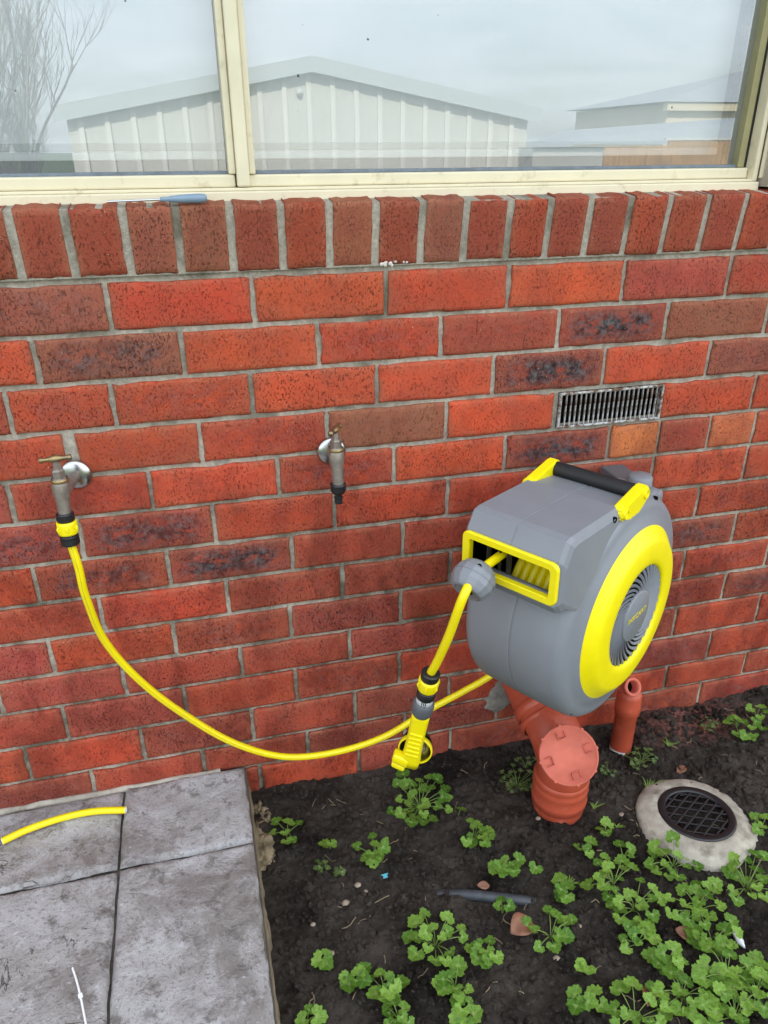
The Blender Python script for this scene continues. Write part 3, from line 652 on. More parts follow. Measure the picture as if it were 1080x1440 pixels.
# ------------------------------------------------------------------ taps
def tap(px,py,label,adaptor,th,ex=0.0,yaw=0.0):
    w0=at(px,py,0); e_=-ex; r=tag(empty('garden_tap',w0,yaw),label,'tap')
    fw=Vector((0,-1,0))
    MB().lathe([(.001,.010),(.012,.0105),(.016,.009),(.021,.0085),(.0265,.005),(.0285,.001),(.0285,0)],40,along((0,0,0),fw)).build('wall_flange',M['chrome'],r)
    b=MB(); b.tube([(0,0,0),(0,-.02,0),(0,-.035+e_,0),(0,-.052+e_,-.001)],[.010,.0105,.0115,.0125],20)
    b.tube(spline([(0,-.050+e_,.026),(0,-.052+e_,.012),(0,-.055+e_,-.008),(0,-.058+e_,-.026),(0,-.060+e_,-.047)],5),
           [.0125,.0130,.0135,.0142,.0148,.0150,.0150,.0148,.0142,.0135,.0128,.0122,.0117,.0114,.0112,.011,.011,.011,.011,.011,.011],22)
    b.build('tap_body',M['bronze'],r)
    MB().lathe([(.0001,.010),(.0135,.010),(.0145,.012),(.0145,.016),(.0135,.018)],20,Matrix.Translation((0,-.051+e_,.008))).build('collar_ring',M['brass'],r)
    b=MB(); b.lathe([(.0108,.022),(.0112,.024),(.0112,.040),(.0095,.0425),(.0072,.044),(.0062,.058),(.0001,.0585)],6,Matrix.Translation((0,-.0505+e_,0)),smooth=False); b.build('bonnet',M['bronze'],r)
    q=Matrix.Translation((0,-.0505+e_,.061)) @ Matrix.Rotation(th,4,'Z') @ Matrix.Rotation(math.pi/2,4,'Y')
    MB().lathe([(.0001,-.026),(.0045,-.0255),(.0055,-.022),(.0042,-.019),(.0035,-.014),(.0045,-.010),(.0066,-.006),(.0070,0),(.0066,.006),(.0045,.010),(.0035,.014),(.0042,.019),(.0055,.022),(.0045,.0255),(.0001,.026)],16,q).build('tap_handle',M['brass'],r)
    tip=Vector((0,-.060+e_,-.047))
    if adaptor:
        b=MB(); n_=28; Mx=Matrix.Translation((0,-.060+e_,-.047)) @ Matrix.Rotation(.04,4,'X')
        pr=[(.0001,.004),(.0135,.004),(.0150,.002),(.0150,-.011),(.012,-.016),(.0068,-.019),(.0068,-.024),(.0085,-.025),(.0085,-.028),(.0065,-.029),(.0065,-.031),(.0078,-.032),(.0078,-.038),(.0045,-.039),(.0001,-.039)]
        b.lathe(pr,n_,Mx,smooth=False); b.build('tap_adaptor',M['black'],r)
    return r,w0+Matrix.Rotation(yaw,3,'Z') @ tip
t1,tip1=tap(107,667,'old brass tap with a yellow hose connector fitted to its spout','',.28,.026,-.19)
t2,tip2=tap(466,634,'old brass tap with a bare black threaded adaptor and no hose',True,1.0)

# ------------------------------------------------------------------ hoses
def connector(mbp,top,d,parent,sc_=1.0):
    """quick connector: black nut, yellow sleeve, black nut; returns its lower end"""
    d=Vector(d).normalized(); Mx=along(top,d)
    q=[(.0001,0),(.0135,0),(.0152,.002),(.0152,.013),(.0142,.015),(.0142,.0165)]
    MB().lathe([(r*sc_,h*sc_) for r,h in q],28,Mx,smooth=False).build('connector_nut',M['black'],parent)
    MB().lathe([(r*sc_,h*sc_) for r,h in [(.0142,.0155),(.0168,.0165),(.0172,.020),(.0168,.036),(.0160,.0390),(.0140,.0395)]],32,Mx).build('connector_sleeve',M['yellow'],parent)
    for a in range(6):
        t_=Mx @ Matrix.Rotation(a*math.pi/3+.4,4,'Z')
        MB().tube([t_ @ Vector((.0166*sc_,0,.022*sc_)),t_ @ Vector((.0178*sc_,0,.027*sc_)),t_ @ Vector((.0166*sc_,0,.033*sc_))],[.0015,.0026,.0015],8).build('grip_dimple',M['yellow'],parent)
    MB().lathe([(r*sc_,h*sc_) for r,h in [(.0145,.0392),(.0146,.042),(.0158,.0435),(.0158,.047),(.0150,.0475),(.0158,.048),(.0160,.058),(.0145,.0600),(.0085,.0602)]],28,Mx,smooth=False).build('connector_nut',M['black'],parent)
    return Mx @ Vector((0,0,.0595*sc_))
HR=.0073
def stripe(pts,par,d=(0,-1,.35)):
    d=Vector(d); out=[]
    for i,q in enumerate(pts):
        t=(pts[min(i+1,len(pts)-1)]-pts[max(i-1,0)]).normalized(); u=(d-t*d.dot(t)).normalized(); out.append(q+u*HR*.93)
    o=MB().tube(out,.00085,6,caps=False).build('hose_stripe',M['stripe'],par); WL_(o,par)
lead=tag(empty('supply_hose',tip1),'long yellow hose sagging from the left tap across the wall to the reel','hose')
lead['label']='long yellow supply hose sagging from the brass tap across the bricks to the reel'
def WL_(o,par): o.matrix_parent_inverse=Matrix.Translation(-par.location); return o
class Ctx: pass
_l0=set(bpy.data.objects)
cend=connector(None,tip1+Vector((0,0,.012)),(.0,-.06,-1),None)
for o in set(bpy.data.objects)-_l0: o.parent=lead; WL_(o,lead)
px=[(110,796,-.092),(121,840,-.088),(148,902,-.07),(198,958,-.062),(260,1005,-.056),(330,1045,-.056),(400,1064,-.06),(470,1058,-.068),(540,1036,-.078),(600,1000,-.088),(650,973,-.098),(690,950,-.108),(735,915,-.115)]
pts=[cend]+[at(*q) for q in px]
o=MB().tube(spline(pts,10),HR,18).build('hose_tube',M['hose'],lead); WL_(o,lead); stripe(spline(pts,10),lead); stripe(spline(pts,10),lead,(0,-.4,-1))

# offcut on the paving
pts=[atz(x,y,-1.079) for x,y in [(3,1183),(40,1166),(88,1150),(132,1141),(177,1139)]]
off=tag(empty('hose_offcut',pts[2]),'short curved yellow hose offcut lying on the grey paving','hose')
q=spline(pts,8)
o=MB().tube(q,HR,18,caps=False).build('hose_tube',M['hose'],off); WL_(o,off)
for e,d in ((0,1),(-1,-1)):
    t_=(q[0]-q[1]) if e==0 else (q[-1]-q[-2])
    o=MB().lathe([(HR,0),(HR*.99,.0008),(.0048,.0008),(.0045,-.006),(.0001,-.006)],18,along(q[e],t_)).build('cut_end',M['sign'],off); WL_(o,off)

# ------------------------------------------------------------------ hose reel
RC=Vector((0.283947,-0.250144,-0.573291)); RN=Vector((.543164,-.839626,0)); RF=Vector((-.839626,-.543164,0))
def RW(a,b,h): return RC+RN*a+RF*b+Vector((0,0,h))
reel=tag(empty('hose_reel',RC,math.atan2(RN.y,RN.x)),'grey and yellow retractable hose reel with a black carry handle on the wall','hose reel')
AX=Matrix(((0,0,1,0),(0,1,0,0),(-1,0,0,0),(0,0,0,1)))      # lathe axis Z -> local X ; local y=-b
def LB(b,h): return (-b,h)
# drum
prof=[(.095,.112),(.150,.112),(.176,.110),(.182,.104),(.197,.103),(.209,.0985),(.215,.0915),(.2175,.082),(.2185,.04),(.2186,.0050),(.2186,.0016),(.2184,.0012),(.2170,.0009),(.2170,-.0009),(.2184,-.0012),(.2186,-.0016),(.2186,-.0050),(.2185,-.04),(.2175,-.082),(.215,-.0915),(.209,-.0985),(.197,-.103),(.182,-.104),(.150,-.112),(.01,-.112)]
def skip(p,q,a):
    # angle measured in lathe plane: x->-z , y->y ; b=-y , h=-x
    b=-math.sin(a); h=-math.cos(a); an=math.degrees(math.atan2(h,b)); return abs(p[1])<.0925 and abs(q[1])<.0925 and 26<an<66
MB().lathe(prof,120,AX,skip=skip).build('drum_housing',M['grey'],reel)
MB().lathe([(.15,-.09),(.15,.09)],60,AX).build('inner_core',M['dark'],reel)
# hood shell: profile in (b,h), with bevelled side walls
HP=[(-.085,.2005),(-.02,.2165),(.055,.226),(.205,.2285),(.219,.2255),(.236,.196),(.238,.115),(.225,.098),(.196,.092)]
HW=.092
hm=MB()
def ringpts(x,inset): 
    out=[]
    for (b,h) in HP: out.append((x,-(b-inset*.8 if b>.1 else b),h-(inset*.9 if h>.19 else (-inset*.6 if h<.12 else 0))))
    return out
st=[(-HW-.004,.014),(-HW,.006),(-HW+.006,.0),(-.0012,.0),(-.0008,-.0008+.0016),(.0008,.0008),(.0012,0),(HW-.006,0),(HW,.006),(HW+.004,.014)]
vs_=[];
for x,ins in st: vs_+=ringpts(x,ins)
n_=len(HP); fs_=[]
for i in range(len(st)-1):
    for k in range(n_-1):
        if k==5: continue            # the front strip carries the opening
        fs_.append((i*n_+k,(i+1)*n_+k,(i+1)*n_+k+1,i*n_+k+1))
hm.add(vs_,fs_,False)
# side cheeks: chamfer from hood to the round side
for s in (-1,1):
    e=ringpts(s*(HW+.004),.014); cpt=[]
    for (b,h) in HP:
        r_=math.hypot(b,h); k=.150/r_; cpt.append((s*.106,-b*k,h*k))
    vs2=e+cpt; fs2=[(k,k+1,n_+k+1,n_+k) for k in range(n_-1)]
    hm.add(vs2,fs2,False)
# front strip with opening
fa=[-HW-.0,HW+.0]; oa=(-.088,.082); f6,f7=HP[5],HP[6]
def fp(a,t): b=f6[0]+(f7[0]-f6[0])*t; h=f6[1]+(f7[1]-f6[1])*t; return (a,-b,h)
of=[fp(-HW+.006,0),fp(HW-.006,0),fp(HW-.006,1),fp(-HW+.006,1)]; inn=[fp(-.090,.06),fp(.086,.06),fp(.086,.93),fp(-.090,.93)]
inn=[fp(-.083,.08),fp(.083,.08),fp(.083,.90),fp(-.083,.90)]
hm.add(of+inn,[(0,1,5,4),(1,2,6,5),(2,3,7,6),(3,0,4,7)])
for s in (-1,1):
    hm.add([fp(s*(HW-.006),0),fp(s*(HW-.006),1),(s*HW,-(f7[0]-.005),f7[1]+.003),(s*HW,-(f6[0]-.005),f6[1]-.005),(s*(HW+.004),-(f6[0]-.0112),f6[1]-.0126),(s*(HW+.004),-(f7[0]-.0112),f7[1]+.0084)],[(0,1,2,3),(3,2,5,4)])
hood=hm.build('hood',M['grey'],reel,merge=True)
# opening frame (rounded rectangle ring) and liner
def rrect(x0,x1,z0,z1,r,n=6):
    out=[]
    for cx_,cz_,a0 in ((x1-r,z1-r,0),(x0+r,z1-r,90),(x0+r,z0+r,180),(x1-r,z0+r,270)):
        for i in range(n+1): a=rad(a0+90*i/n); out.append((cx_+r*math.cos(a),cz_+r*math.sin(a)))
    return out
T=[(rrect(-.0925,.0905,.1165,.1940,.013),.2350),(rrect(-.0925,.0905,.1165,.1940,.013),.2395),(rrect(-.0905,.0885,.1185,.1920,.0115),.2415),(rrect(-.0795,.0775,.1285,.1820,.006),.2415),(rrect(-.0780,.0760,.1300,.1805,.005),.2395),(rrect(-.0780,.0760,.1300,.1805,.005),.2290)]
fm=MB(); k=len(T[0][0]); vv=[]
for ring,b in T:
    for (a,h) in ring: vv.append((a,-(b-.010*(1 if False else 0)-(h-.155)*(-.02)),h))
ff=[(i*k+j,i*k+(j+1)%k,(i+1)*k+(j+1)%k,(i+1)*k+j) for i in range(len(T)-1) for j in range(k)]
fm.add(vv,ff,False).build('opening_frame',M['yellow'],reel)
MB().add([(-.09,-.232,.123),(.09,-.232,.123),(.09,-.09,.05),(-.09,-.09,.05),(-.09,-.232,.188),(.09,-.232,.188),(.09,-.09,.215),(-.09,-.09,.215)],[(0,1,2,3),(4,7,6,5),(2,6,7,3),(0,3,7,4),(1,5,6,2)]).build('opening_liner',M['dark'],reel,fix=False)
MB().bbox(-.078,.0765,-.230,-.222,.122,.1330,.002).build('lower_roller',M['dgrey'],reel)
for a in (-.050,-.028,-.010): MB().tube([(a,-.222,.126),(a,-.222,.185)],.0045 if a!=-.028 else .003,10).build('guide_roller',M['black'],reel)
for i in range(7):
    a=-.014+.0148*i; pp=[(a+.003*(t-4)/8,-.010-.211*math.cos(rad(31+4*t)),.211*math.sin(rad(31+4*t))) for t in range(11)]
    MB().tube(pp,.0073,14,caps=False).build('coiled_hose',M['hose'],reel)
# side ring, louvred disc
ring=[(.1835,.101),(.1835,.105),(.1815,.1075),(.176,.1095),(.160,.1215),(.152,.1275),(.145,.1295),(.118,.1315),(.108,.1305),(.1035,.1285),(.1020,.1250),(.1018,.1120)]
MB().lathe([(r*.965,h) for r,h in ring],120,AX).build('side_ring',M['yellow'],reel)
MB().lathe([(.1000,.1236),(.001,.1236)],48,AX).build('louvre_disc',M['dark'],reel)  # near-black base paints in the shade between the blades
bl=MB(); nb_=34
for i in range(nb_):
    a0=2*math.pi*i/nb_; vv=[]
    for t in range(11):
        s=t/10; r=.046+.0525*s; a=a0+.75*(1-s)**1.2; w2=.27*2*math.pi/nb_; xt=.1268
        for (x_,da) in ((.1236,-w2),(xt-.0018,-w2),(xt,w2*.85),(.1236,w2)): vv.append((x_,r*math.sin(a+da),r*math.cos(a+da)))
    bl.add(vv,[(t*4+u,t*4+4+u,t*4+5+u,t*4+1+u) for t in range(10) for u in (0,1,2)])
bl.build('louvre_blades',M['grey'],reel)
MB().lathe([(.0500,.1206),(.0498,.1275),(.0478,.1288),(.001,.1290)],48,AX).build('hub',M['grey'],reel)
cu=bpy.data.curves.new('t','FONT'); cu.body='INKCART'; cu.size=.01505; cu.align_x='CENTER'; cu.align_y='CENTER'; cu.extrude=.0003; cu.space_character=1.12
to=bpy.data.objects.new('t',cu); COL.objects.link(to); bpy.context.view_layer.update()
me=bpy.data.meshes.new_from_object(to.evaluated_get(bpy.context.evaluated_depsgraph_get())); bpy.data.objects.remove(to)
tx=link('lettering',me,M['text'],reel); tx.matrix_local=Matrix.Translation((.1294,0,.002)) @ Matrix(((0,0,1,0),(1,0,0,0),(0,1,0,0),(0,0,0,1)))
# screws in the housing edge
for (b,h) in [(.205,.213),(.079,.214),(-.082,.196),(.178,.086),(.192,-.024),(.142,-.150),(-.02,-.208)]:
    rr_=math.hypot(b,h); xx=.0955 if rr_<.23 else .0915
    k_=min(1,.2095/rr_) if rr_<.225 and h<.1 else 1
    MB().lathe([(.0001,.003),(.0030,.003),(.0034,.0055),(.0052,.0062),(.0052,0)],16,Matrix.Translation((xx-.004,-b*k_,h*k_)) @ AX,smooth=False).build('screw_recess',M['dark'],reel)
# carry handle
for s in (-1,1):
    cxh=.091 if s>0 else -.083; x0,x1=(cxh-.0105,cxh+.0105)
    poly=[(-.058,.204),(-.064,.210),(-.063,.222),(-.055,.2290),(.008,.2425),(.018,.2450),(.030,.2410),(.036,.2300),(.030,.214),(-.010,.190)]
    b=bmesh.new(); vsx=[b.verts.new((x0,y,z_)) for y,z_ in poly]; fc=b.faces.new(vsx); ex=bmesh.ops.extrude_face_region(b,geom=[fc]); 
    for v_ in [g for g in ex['geom'] if isinstance(g,bmesh.types.BMVert)]: v_.co.x=x1
    bmesh.ops.recalc_face_normals(b,faces=b.faces); bmesh.ops.bevel(b,geom=list(b.edges),offset=.003,segments=2,affect='EDGES')
    me=bpy.data.meshes.new('handle_bracket'); b.to_mesh(me); b.free(); hb=link('handle_bracket',me,M['yellow'],reel)
    for (y,z_) in ((.019,.2300),(-.051,.2155)):
        MB().lathe([(.0001,.0004),(.0062,.0004),(.0064,.0030),(.0085,.0032),(.0090,-.001)],20,Matrix.Translation((x1 if s>0 else x0,y,z_)) @ (AX if s>0 else AX @ Matrix.Rotation(math.pi,4,'X')),smooth=False).build('bracket_eye',M['yellow'],hb)
pr=[(.0001,-.075)]+[(.0138+(.0006 if i%2 else 0),-.075+.158*i/70) for i in range(71)]+[(.0001,.083)]
MB().lathe(pr,24,Matrix.Translation((0,.018,.2275)) @ AX).build('handle_bar',M['grip'],reel)
# rear column that turns on the wall bracket
MB().bbox(-.052,.052,.165,.238,-.19,.150,.010,seg=3).build('rear_column',M['grey'],reel)
MB().lathe([(.0001,.168),(.020,.168),(.024,.164),(.025,.14)],28,Matrix.Translation((0,.232,0))).build('pivot_cap',M['grey'],reel)
MB().bbox(-.005,.058,.10,.200,.115,.166,.012,seg=3).build('latch_cover',M['grey'],reel)
# hose ball stop + hanging hose
B0=RW(-.028,.215,.160); B1=RW(-.030,.283,.150)
nz0=at(574,1082,-.30)
hang=tag(empty('reel_hose',B1),'yellow hose end hanging from the reel mouth with a grey ball stop','hose')
top=at(606,946,-.355)
pp=[RW(-.024,.17,.166),B0,B1]+[at(652,838,-.412),at(632,892,-.395),at(615,930,-.370),top]
o=MB().tube(spline(pp,10),HR*1.05,18).build('hose_tube',M['hose'],hang); WL_(o,hang); stripe(spline(pp,10),hang,(-.6,-1,.3))
dn=(at(640,875,-.40)-B1).normalized(); bc=at(666,815,B1.y)
bd=(at(650,842,-.41)-at(684,785,-.37)).normalized()
Mx=along(bc,bd) @ Matrix.Scale(1.2,4)
o=MB().lathe([(.0085,-.024),(.016,-.0235),(.0225,-.019),(.0290,-.009),(.0305,-.001),(.0298,-.0005),(.0298,.0005),(.0305,.001),(.0298,.008),(.0255,.0165),(.0225,.0200),(.0190,.0212),(.017,.0200),(.009,.0190)],14,Mx,smooth=False).build('ball_stop',M['grey'],hang); WL_(o,hang)
cdir=(CAM-bc).normalized(); q_=Mx.inverted().to_3x3() @ cdir; aa=math.atan2(q_.y,q_.x)
o=MB().lathe([(.0001,0),(.0028,0),(.0034,.0012)],14,Mx @ Matrix.Rotation(aa+.10,4,'Z') @ Matrix.Translation((.0262,0,-.011)) @ Matrix.Rotation(rad(62),4,'Y'),smooth=False).build('screw_recess',M['dark'],hang); WL_(o,hang)
ndir=(nz0-top).normalized()
_l0=set(bpy.data.objects)
cend2=connector(None,top-ndir*.002,ndir,None,1.08)
for o in set(bpy.data.objects)-_l0: o.parent=hang; WL_(o,hang)
# spray nozzle
noz=tag(empty('spray_nozzle',cend2),'yellow spray nozzle with a chrome head hanging below the reel over green weeds','nozzle')
NS=((nz0-cend2).length+.004)/.112; print('nozzle scale',NS); NM=along(cend2-ndir*.004,ndir)
cl=NM.inverted().to_3x3() @ (CAM-cend2); NM=NM @ Matrix.Rotation(math.atan2(cl.y,cl.x),4,'Z') @ Matrix.Diagonal((1.08,1.08,NS,1))     # local +X looks at the photographer's side
def NB(o): o.parent=noz; WL_(o,noz); return o
NB(MB().lathe([(.0001,-.002),(.0135,-.002),(.0145,.001),(.0145,.012),(.0001,.012)],28,NM).build('label_band',M['sign'],))
for z_,l in ((.002,.004),(.007,.0025)):
    for y_ in (-.004,-.001,.002): NB(MB().box(.01455,.01475,y_,y_+.0015,z_,z_+l,NM).build('printed_mark',M['black']))
NB(MB().lathe([(.0145,.0075),(.0175,.009),(.0185,.013),(.0180,.022),(.0160,.025),(.0001,.025)],28,NM).build('grey_collar',M['dgrey']))
b=bmesh.new(); secs=[(.020,.0135,.0150),(.030,.0140,.0155),(.060,.0130,.0150),(.082,.0140,.0160),(.092,.0150,.0175),(.100,.0140,.0165)]
g=MB(); vv=[]; 
for z_,hx,hy in secs:
    for k in range(16):
        a=2*math.pi*k/16; cs,sn=math.cos(a),math.sin(a); e=.55
        vv.append((math.copysign(abs(cs)**e,cs)*hx,math.copysign(abs(sn)**e,sn)*hy,z_))
ff=[(i*16+k,i*16+(k+1)%16,(i+1)*16+(k+1)%16,(i+1)*16+k) for i in range(len(secs)-1) for k in range(16)]+[tuple(range(15,-1,-1)),tuple((len(secs)-1)*16+k for k in range(16))]
b.free(); NB(g.add(vv,ff,True,NM).build('grip',M['yellow']))
for i in range(6): NB(MB().bbox(.0125,.0150,-.0115,.0115,.048+i*.0062,.0508+i*.0062,.0008,NM).build('grip_rib',M['yellow']))
HMx=NM @ Matrix.Diagonal((1,1,1/NS,1)) @ Matrix.Translation((-.014,-.004,.086*NS)) @ Matrix.Rotation(rad(90),4,'Y') @ Matrix.Rotation(rad(12),4,'Y') @ Matrix.Scale(1.18,4)
NB(MB().lathe([(.0240,-.003),(.0256,-.002),(.0262,.004),(.0256,.0075),(.0242,.0075),(.0238,.004),(.0238,-.003)],40,HMx).build('head_ring',M['yellow']))
NB(MB().lathe([(.0232,.004),(.0215,-.002),(.0130,-.006),(.0095,.002),(.0060,.004),(.0001,.004)],36,HMx).build('head_face',M['chrome']))
NB(MB().lathe([(.0238,-.010),(.0200,-.022),(.0130,-.030),(.0001,-.032)],32,HMx).build('head_shell',M['black']))
NB(MB().bbox(-.004,.0165,-.0150,.0150,.088,.100,.004,NM @ Matrix.Translation((0,.004,0)) @ Matrix.Rotation(rad(-8),4,'X')).build('head_clip',M['yellow']))
NB(MB().bbox(-.004,.0150,-.0120,.0130,.1008,.1075,.003,NM @ Matrix.Translation((0,.004,0)) @ Matrix.Rotation(rad(-8),4,'X')).build('head_clip',M['yellow']))
# wall bracket
pv=RW(0,-.232,0)
wb=tag(empty('wall_bracket',(pv.x,0,RC.z)),'grey wall bracket screwed to the bricks behind the hose reel','bracket')
for nm,bx_ in (('wall_plate',(-.055,.055,-.014,-.002,-.215,.10)),('arm',(-.026,.026,pv.y-.02,-.014,.130,.146)),('arm',(-.026,.026,pv.y-.02,-.014,-.214,-.196))):
    MB().bbox(*bx_,.003).build(nm,M['dgrey'],wb)

# ------------------------------------------------------------------ drain pipes
ax=Vector((.338,-.207,0)); w0=at(736,952,-.02)
pipe=tag(empty('drain_pipe',(ax.x,ax.y,GZ)),'fat red painted drain pipe with a round pink inspection cap under the reel','pipe')
def PB(o,p=None): p=p or pipe; o.parent=p; WL_(o,p); return o
EZ=-1.045; R1=.059
j0=Vector((ax.x,ax.y,EZ))
NBp=Vector((w0.x+.005,-.01,w0.z))
PB(MB().tube(spline([NBp,NBp+(j0-NBp)*.35,NBp+(j0-NBp)*.78+Vector((0,0,.010)),j0+Vector((0,-.002,-.022)),(ax.x,ax.y,EZ-.065),(ax.x,ax.y,GZ-.03)],8),R1,36).build('pipe_run',M['redpvc']))
dW=(j0-NBp).normalized()
for t_,rr_,ln in ((.082,.0635,.022),(.118,.0655,.012)):
    PB(MB().lathe([(R1,-.002),(rr_,0),(rr_,ln),(R1,ln+.003)],36,along(NBp+dW*t_,dW)).build('pipe_collar',M['redpvc']))
PB(MB().lathe([(.045,0),(.0570,0),(.0570,.035),(.045,.035)],36,along(NBp-dW*.012,dW)).build('pipe_end',M['pvc']))
PB(MB().lathe([(R1,.098),(.0625,.095),(.0635,.088),(.0620,.082),(.0612,.078),(.0635,.073),(.0640,.066),(.0625,.061),(.0625,.040),(.0640,.036),(.0640,.030),(.0625,.027),(.0625,.018),(.0565,.014),(.0565,-.03)],40,Matrix.Translation((ax.x,ax.y,GZ))).build('socket',M['redpvc']))
cc=at(800,1062,-.288); cd=(CAM-cc).normalized(); cd=Vector((cd.x*.8+.10,cd.y,cd.z*.92)).normalized()
CMx=along(cc,cd) @ Matrix.Scale(.93,4)
PB(MB().lathe([(.054,-.115),(.0545,-.03),(.060,-.022),(.062,-.012)],40,CMx).build('branch',M['redpvc']))
cap=PB(MB().lathe([(.0635,-.016),(.0665,-.014),(.0672,-.002),(.0650,.001),(.0635,.0012),(.0620,-.0018),(.0001,-.0015)],56,CMx).build('inspection_cap',M['pinkcap']))
lugs=[(.045,math.radians(a)) for a in (100,190,280,10)]
for r_,a in lugs:
    Q=CMx @ Matrix.Rotation(a+.2,4,'Z') @ Matrix.Translation((r_,0,0))
    for bx_ in ((-.008,-.006,-.010,.010,-.002,.0035),(-.008,.008,-.010,-.008,-.002,.0035),(-.008,.008,.008,.010,-.002,.0035)):
        o=MB().bbox(*bx_,.0006,Q,1).build('cap_lug',M['pinkcap'],cap); o.matrix_parent_inverse=cap.matrix_parent_inverse; o.parent=cap; o.matrix_parent_inverse=Matrix()
for i in range(8):
    Q=CMx @ Matrix.Rotation(i*math.pi/4+.3,4,'Z') @ Matrix.Translation((.0668,0,0)); o=MB().bbox(-.002,.0022,-.003,.003,-.015,.0012,.0008,Q,1).build('cap_notch',M['pinkcap'],cap)
# small riser
sx=Vector((.572,-.086,0)); r2=.0265
ris=tag(empty('small_riser_pipe',(sx.x,sx.y,GZ)),'thin red riser pipe with an open round mouth beside the brick wall','pipe')
tz=at(882,975,sx.y).z
def RB(o): return PB(o,ris)
RB(MB().lathe([(r2,-.02),(r2,tz-GZ-.062),(.0305,tz-GZ-.058),(.0305,tz-GZ-.032),(.0298,tz-GZ-.030),(.0298,tz-GZ-.004),(.025,tz-GZ+.006),(.012,tz-GZ+.012),(.0001,tz-GZ+.013)],32,Matrix.Translation((sx.x,sx.y,GZ))).build('pipe_run',M['redpvc']))
mc=at(890,966,sx.y-.037); md=(CAM-mc).normalized(); md=Vector((md.x+.55,md.y,md.z*.75)).normalized()
MM=along(mc,md)
RB(MB().lathe([(.017,-.035),(.0180,-.006),(.0222,-.005),(.0226,0),(.0215,.0025),(.0160,.0025),(.0145,-.002),(.0142,-.03)],28,MM).build('mouth',M['pinkcap']))
RB(MB().lathe([(.0143,-.024),(.0001,-.024)],20,MM).build('mouth_inside',M['dark']))
RB(MB().lathe([(r2+.0004,-.02),(r2+.0004,.008)],24,Matrix.Translation((sx.x,sx.y,GZ+.004)),a0=2.6,a1=4.6).build('bare_patch',M['pvc'],fix=False))

# ------------------------------------------------------------------ round drain
dc=atz(979,1147,GZ+.02); 
dr=tag(empty('round_drain',(dc.x,dc.y,GZ),rot=(rad(-3),rad(3),.3)),'round concrete drain surround with a black lattice grate set in soil','drain'); dr.scale=(.82,.80,.50)
v=[];f=[];n_=72; pf=[(.160,-.03),(.160,.010),(.154,.026),(.140,.040),(.118,.052),(.106,.054),(.103,.050),(.102,.03)]
for i,(r_,h) in enumerate(pf):
    for k in range(n_):
        a=2*math.pi*k/n_; kk=1+(.07*noise.noise(Vector((math.cos(a)*1.7,math.sin(a)*1.7,i*.25))) if i<5 else 0); hh=h+(.009*noise.noise(Vector((math.cos(a)*5,math.sin(a)*5,i))) if i<5 else 0)
        v.append((r_*kk*math.cos(a),r_*kk*math.sin(a),hh))
for i in range(len(pf)-1):
    for k in range(n_): f.append((i*n_+k,i*n_+(k+1)%n_,(i+1)*n_+(k+1)%n_,(i+1)*n_+k))
MB().add(v,f,True).build('concrete_ring',M['conc'],dr)
MB().lathe([(.103,.046),(.103,.056),(.099,.0585),(.086,.0580),(.083,.054),(.083,.040)],56).build('grate_rim',M['black'],dr)
for fam,(ang,cnt) in enumerate(((rad(14),7),(rad(-44),6))):
    for i in range(cnt):
        d_=-.072+.144*i/(cnt-1); hl=math.sqrt(max(1e-5,.0835**2-d_*d_))
        MB().bbox(-hl,hl,-.0026,.0026,.047-.002*fam,.0535-.001*fam,.001,Matrix.Rotation(ang,4,'Z') @ Matrix.Translation((0,d_,0)),1).build('grate_bar',M['black'],dr)
MB().lathe([(.100,.045),(.098,-.02),(.0001,-.025)],40).build('pit',M['conc'],dr)

# ------------------------------------------------------------------ small things lying about
# screwdriver on the sill
sd0=at(152,288,-.005); sd1=at(226,284,-.012); sd2=at(291,277,-.016)
scr=tag(empty('screwdriver',sd1),'thin screwdriver with a slate blue handle lying on the brick sill','screwdriver')
zf=lambda p: Vector((p.x,p.y,.1165+(-.0)+.006))
s0=Vector((sd0.x,-.010,.1185)); s1=Vector((sd1.x,-.013,.1205)); s2=Vector((sd2.x,-.016,.1215))
d=(s2-s1).normalized(); Ln=(s2-s1).length
o=MB().tube([s0,s1+d*.01],.0019,8).build('shaft',M['steel'],scr); WL_(o,scr)
o=MB().lathe([(.0001,0),(.0035,0),(.0040,.004),(.0036,.010),(.0052,.018),(.0066,Ln*.5),(.0074,Ln*.8),(.0066,Ln*.95),(.0035,Ln),(.0001,Ln)],10,along(s1,d),smooth=True).build('handle',M['handle_blue'],scr); WL_(o,scr)
# cable tie on the paving
pts=[atz(x,y,-1.082) for x,y in [(102,1361),(108,1380),(113,1400),(117,1420),(122,1446)]]
ct=tag(empty('cable_tie',pts[2]),'thin white cable tie lying on the grey paving','cable tie')
o=MB().tube(spline(pts,5),.0018,6).build('strap',M['cable'],ct); WL_(o,ct)
o=MB().bbox(-.0035,.0035,-.003,.003,-.003,.004,.001,along(pts[2],pts[3]-pts[2])).build('lock',M['cable'],ct); WL_(o,ct)
# half buried poly pipe
a=atz(612,1253,GZ-.006); c=atz(700,1264,GZ-.004); e=atz(782,1274,GZ-.008)
pts=[a+Vector((0,0,-.012)),a.lerp(c,.5)+Vector((0,0,.001)),c+Vector((0,0,.003)),c.lerp(e,.6)+Vector((0,0,.002)),e+Vector((.02,-.005,-.02))]
o=tag(MB().tube(spline(pts,6),.0105,16).build('irrigation_pipe',M['pipe']),'dark grey plastic pipe half buried in the soil beside a dead leaf','pipe')
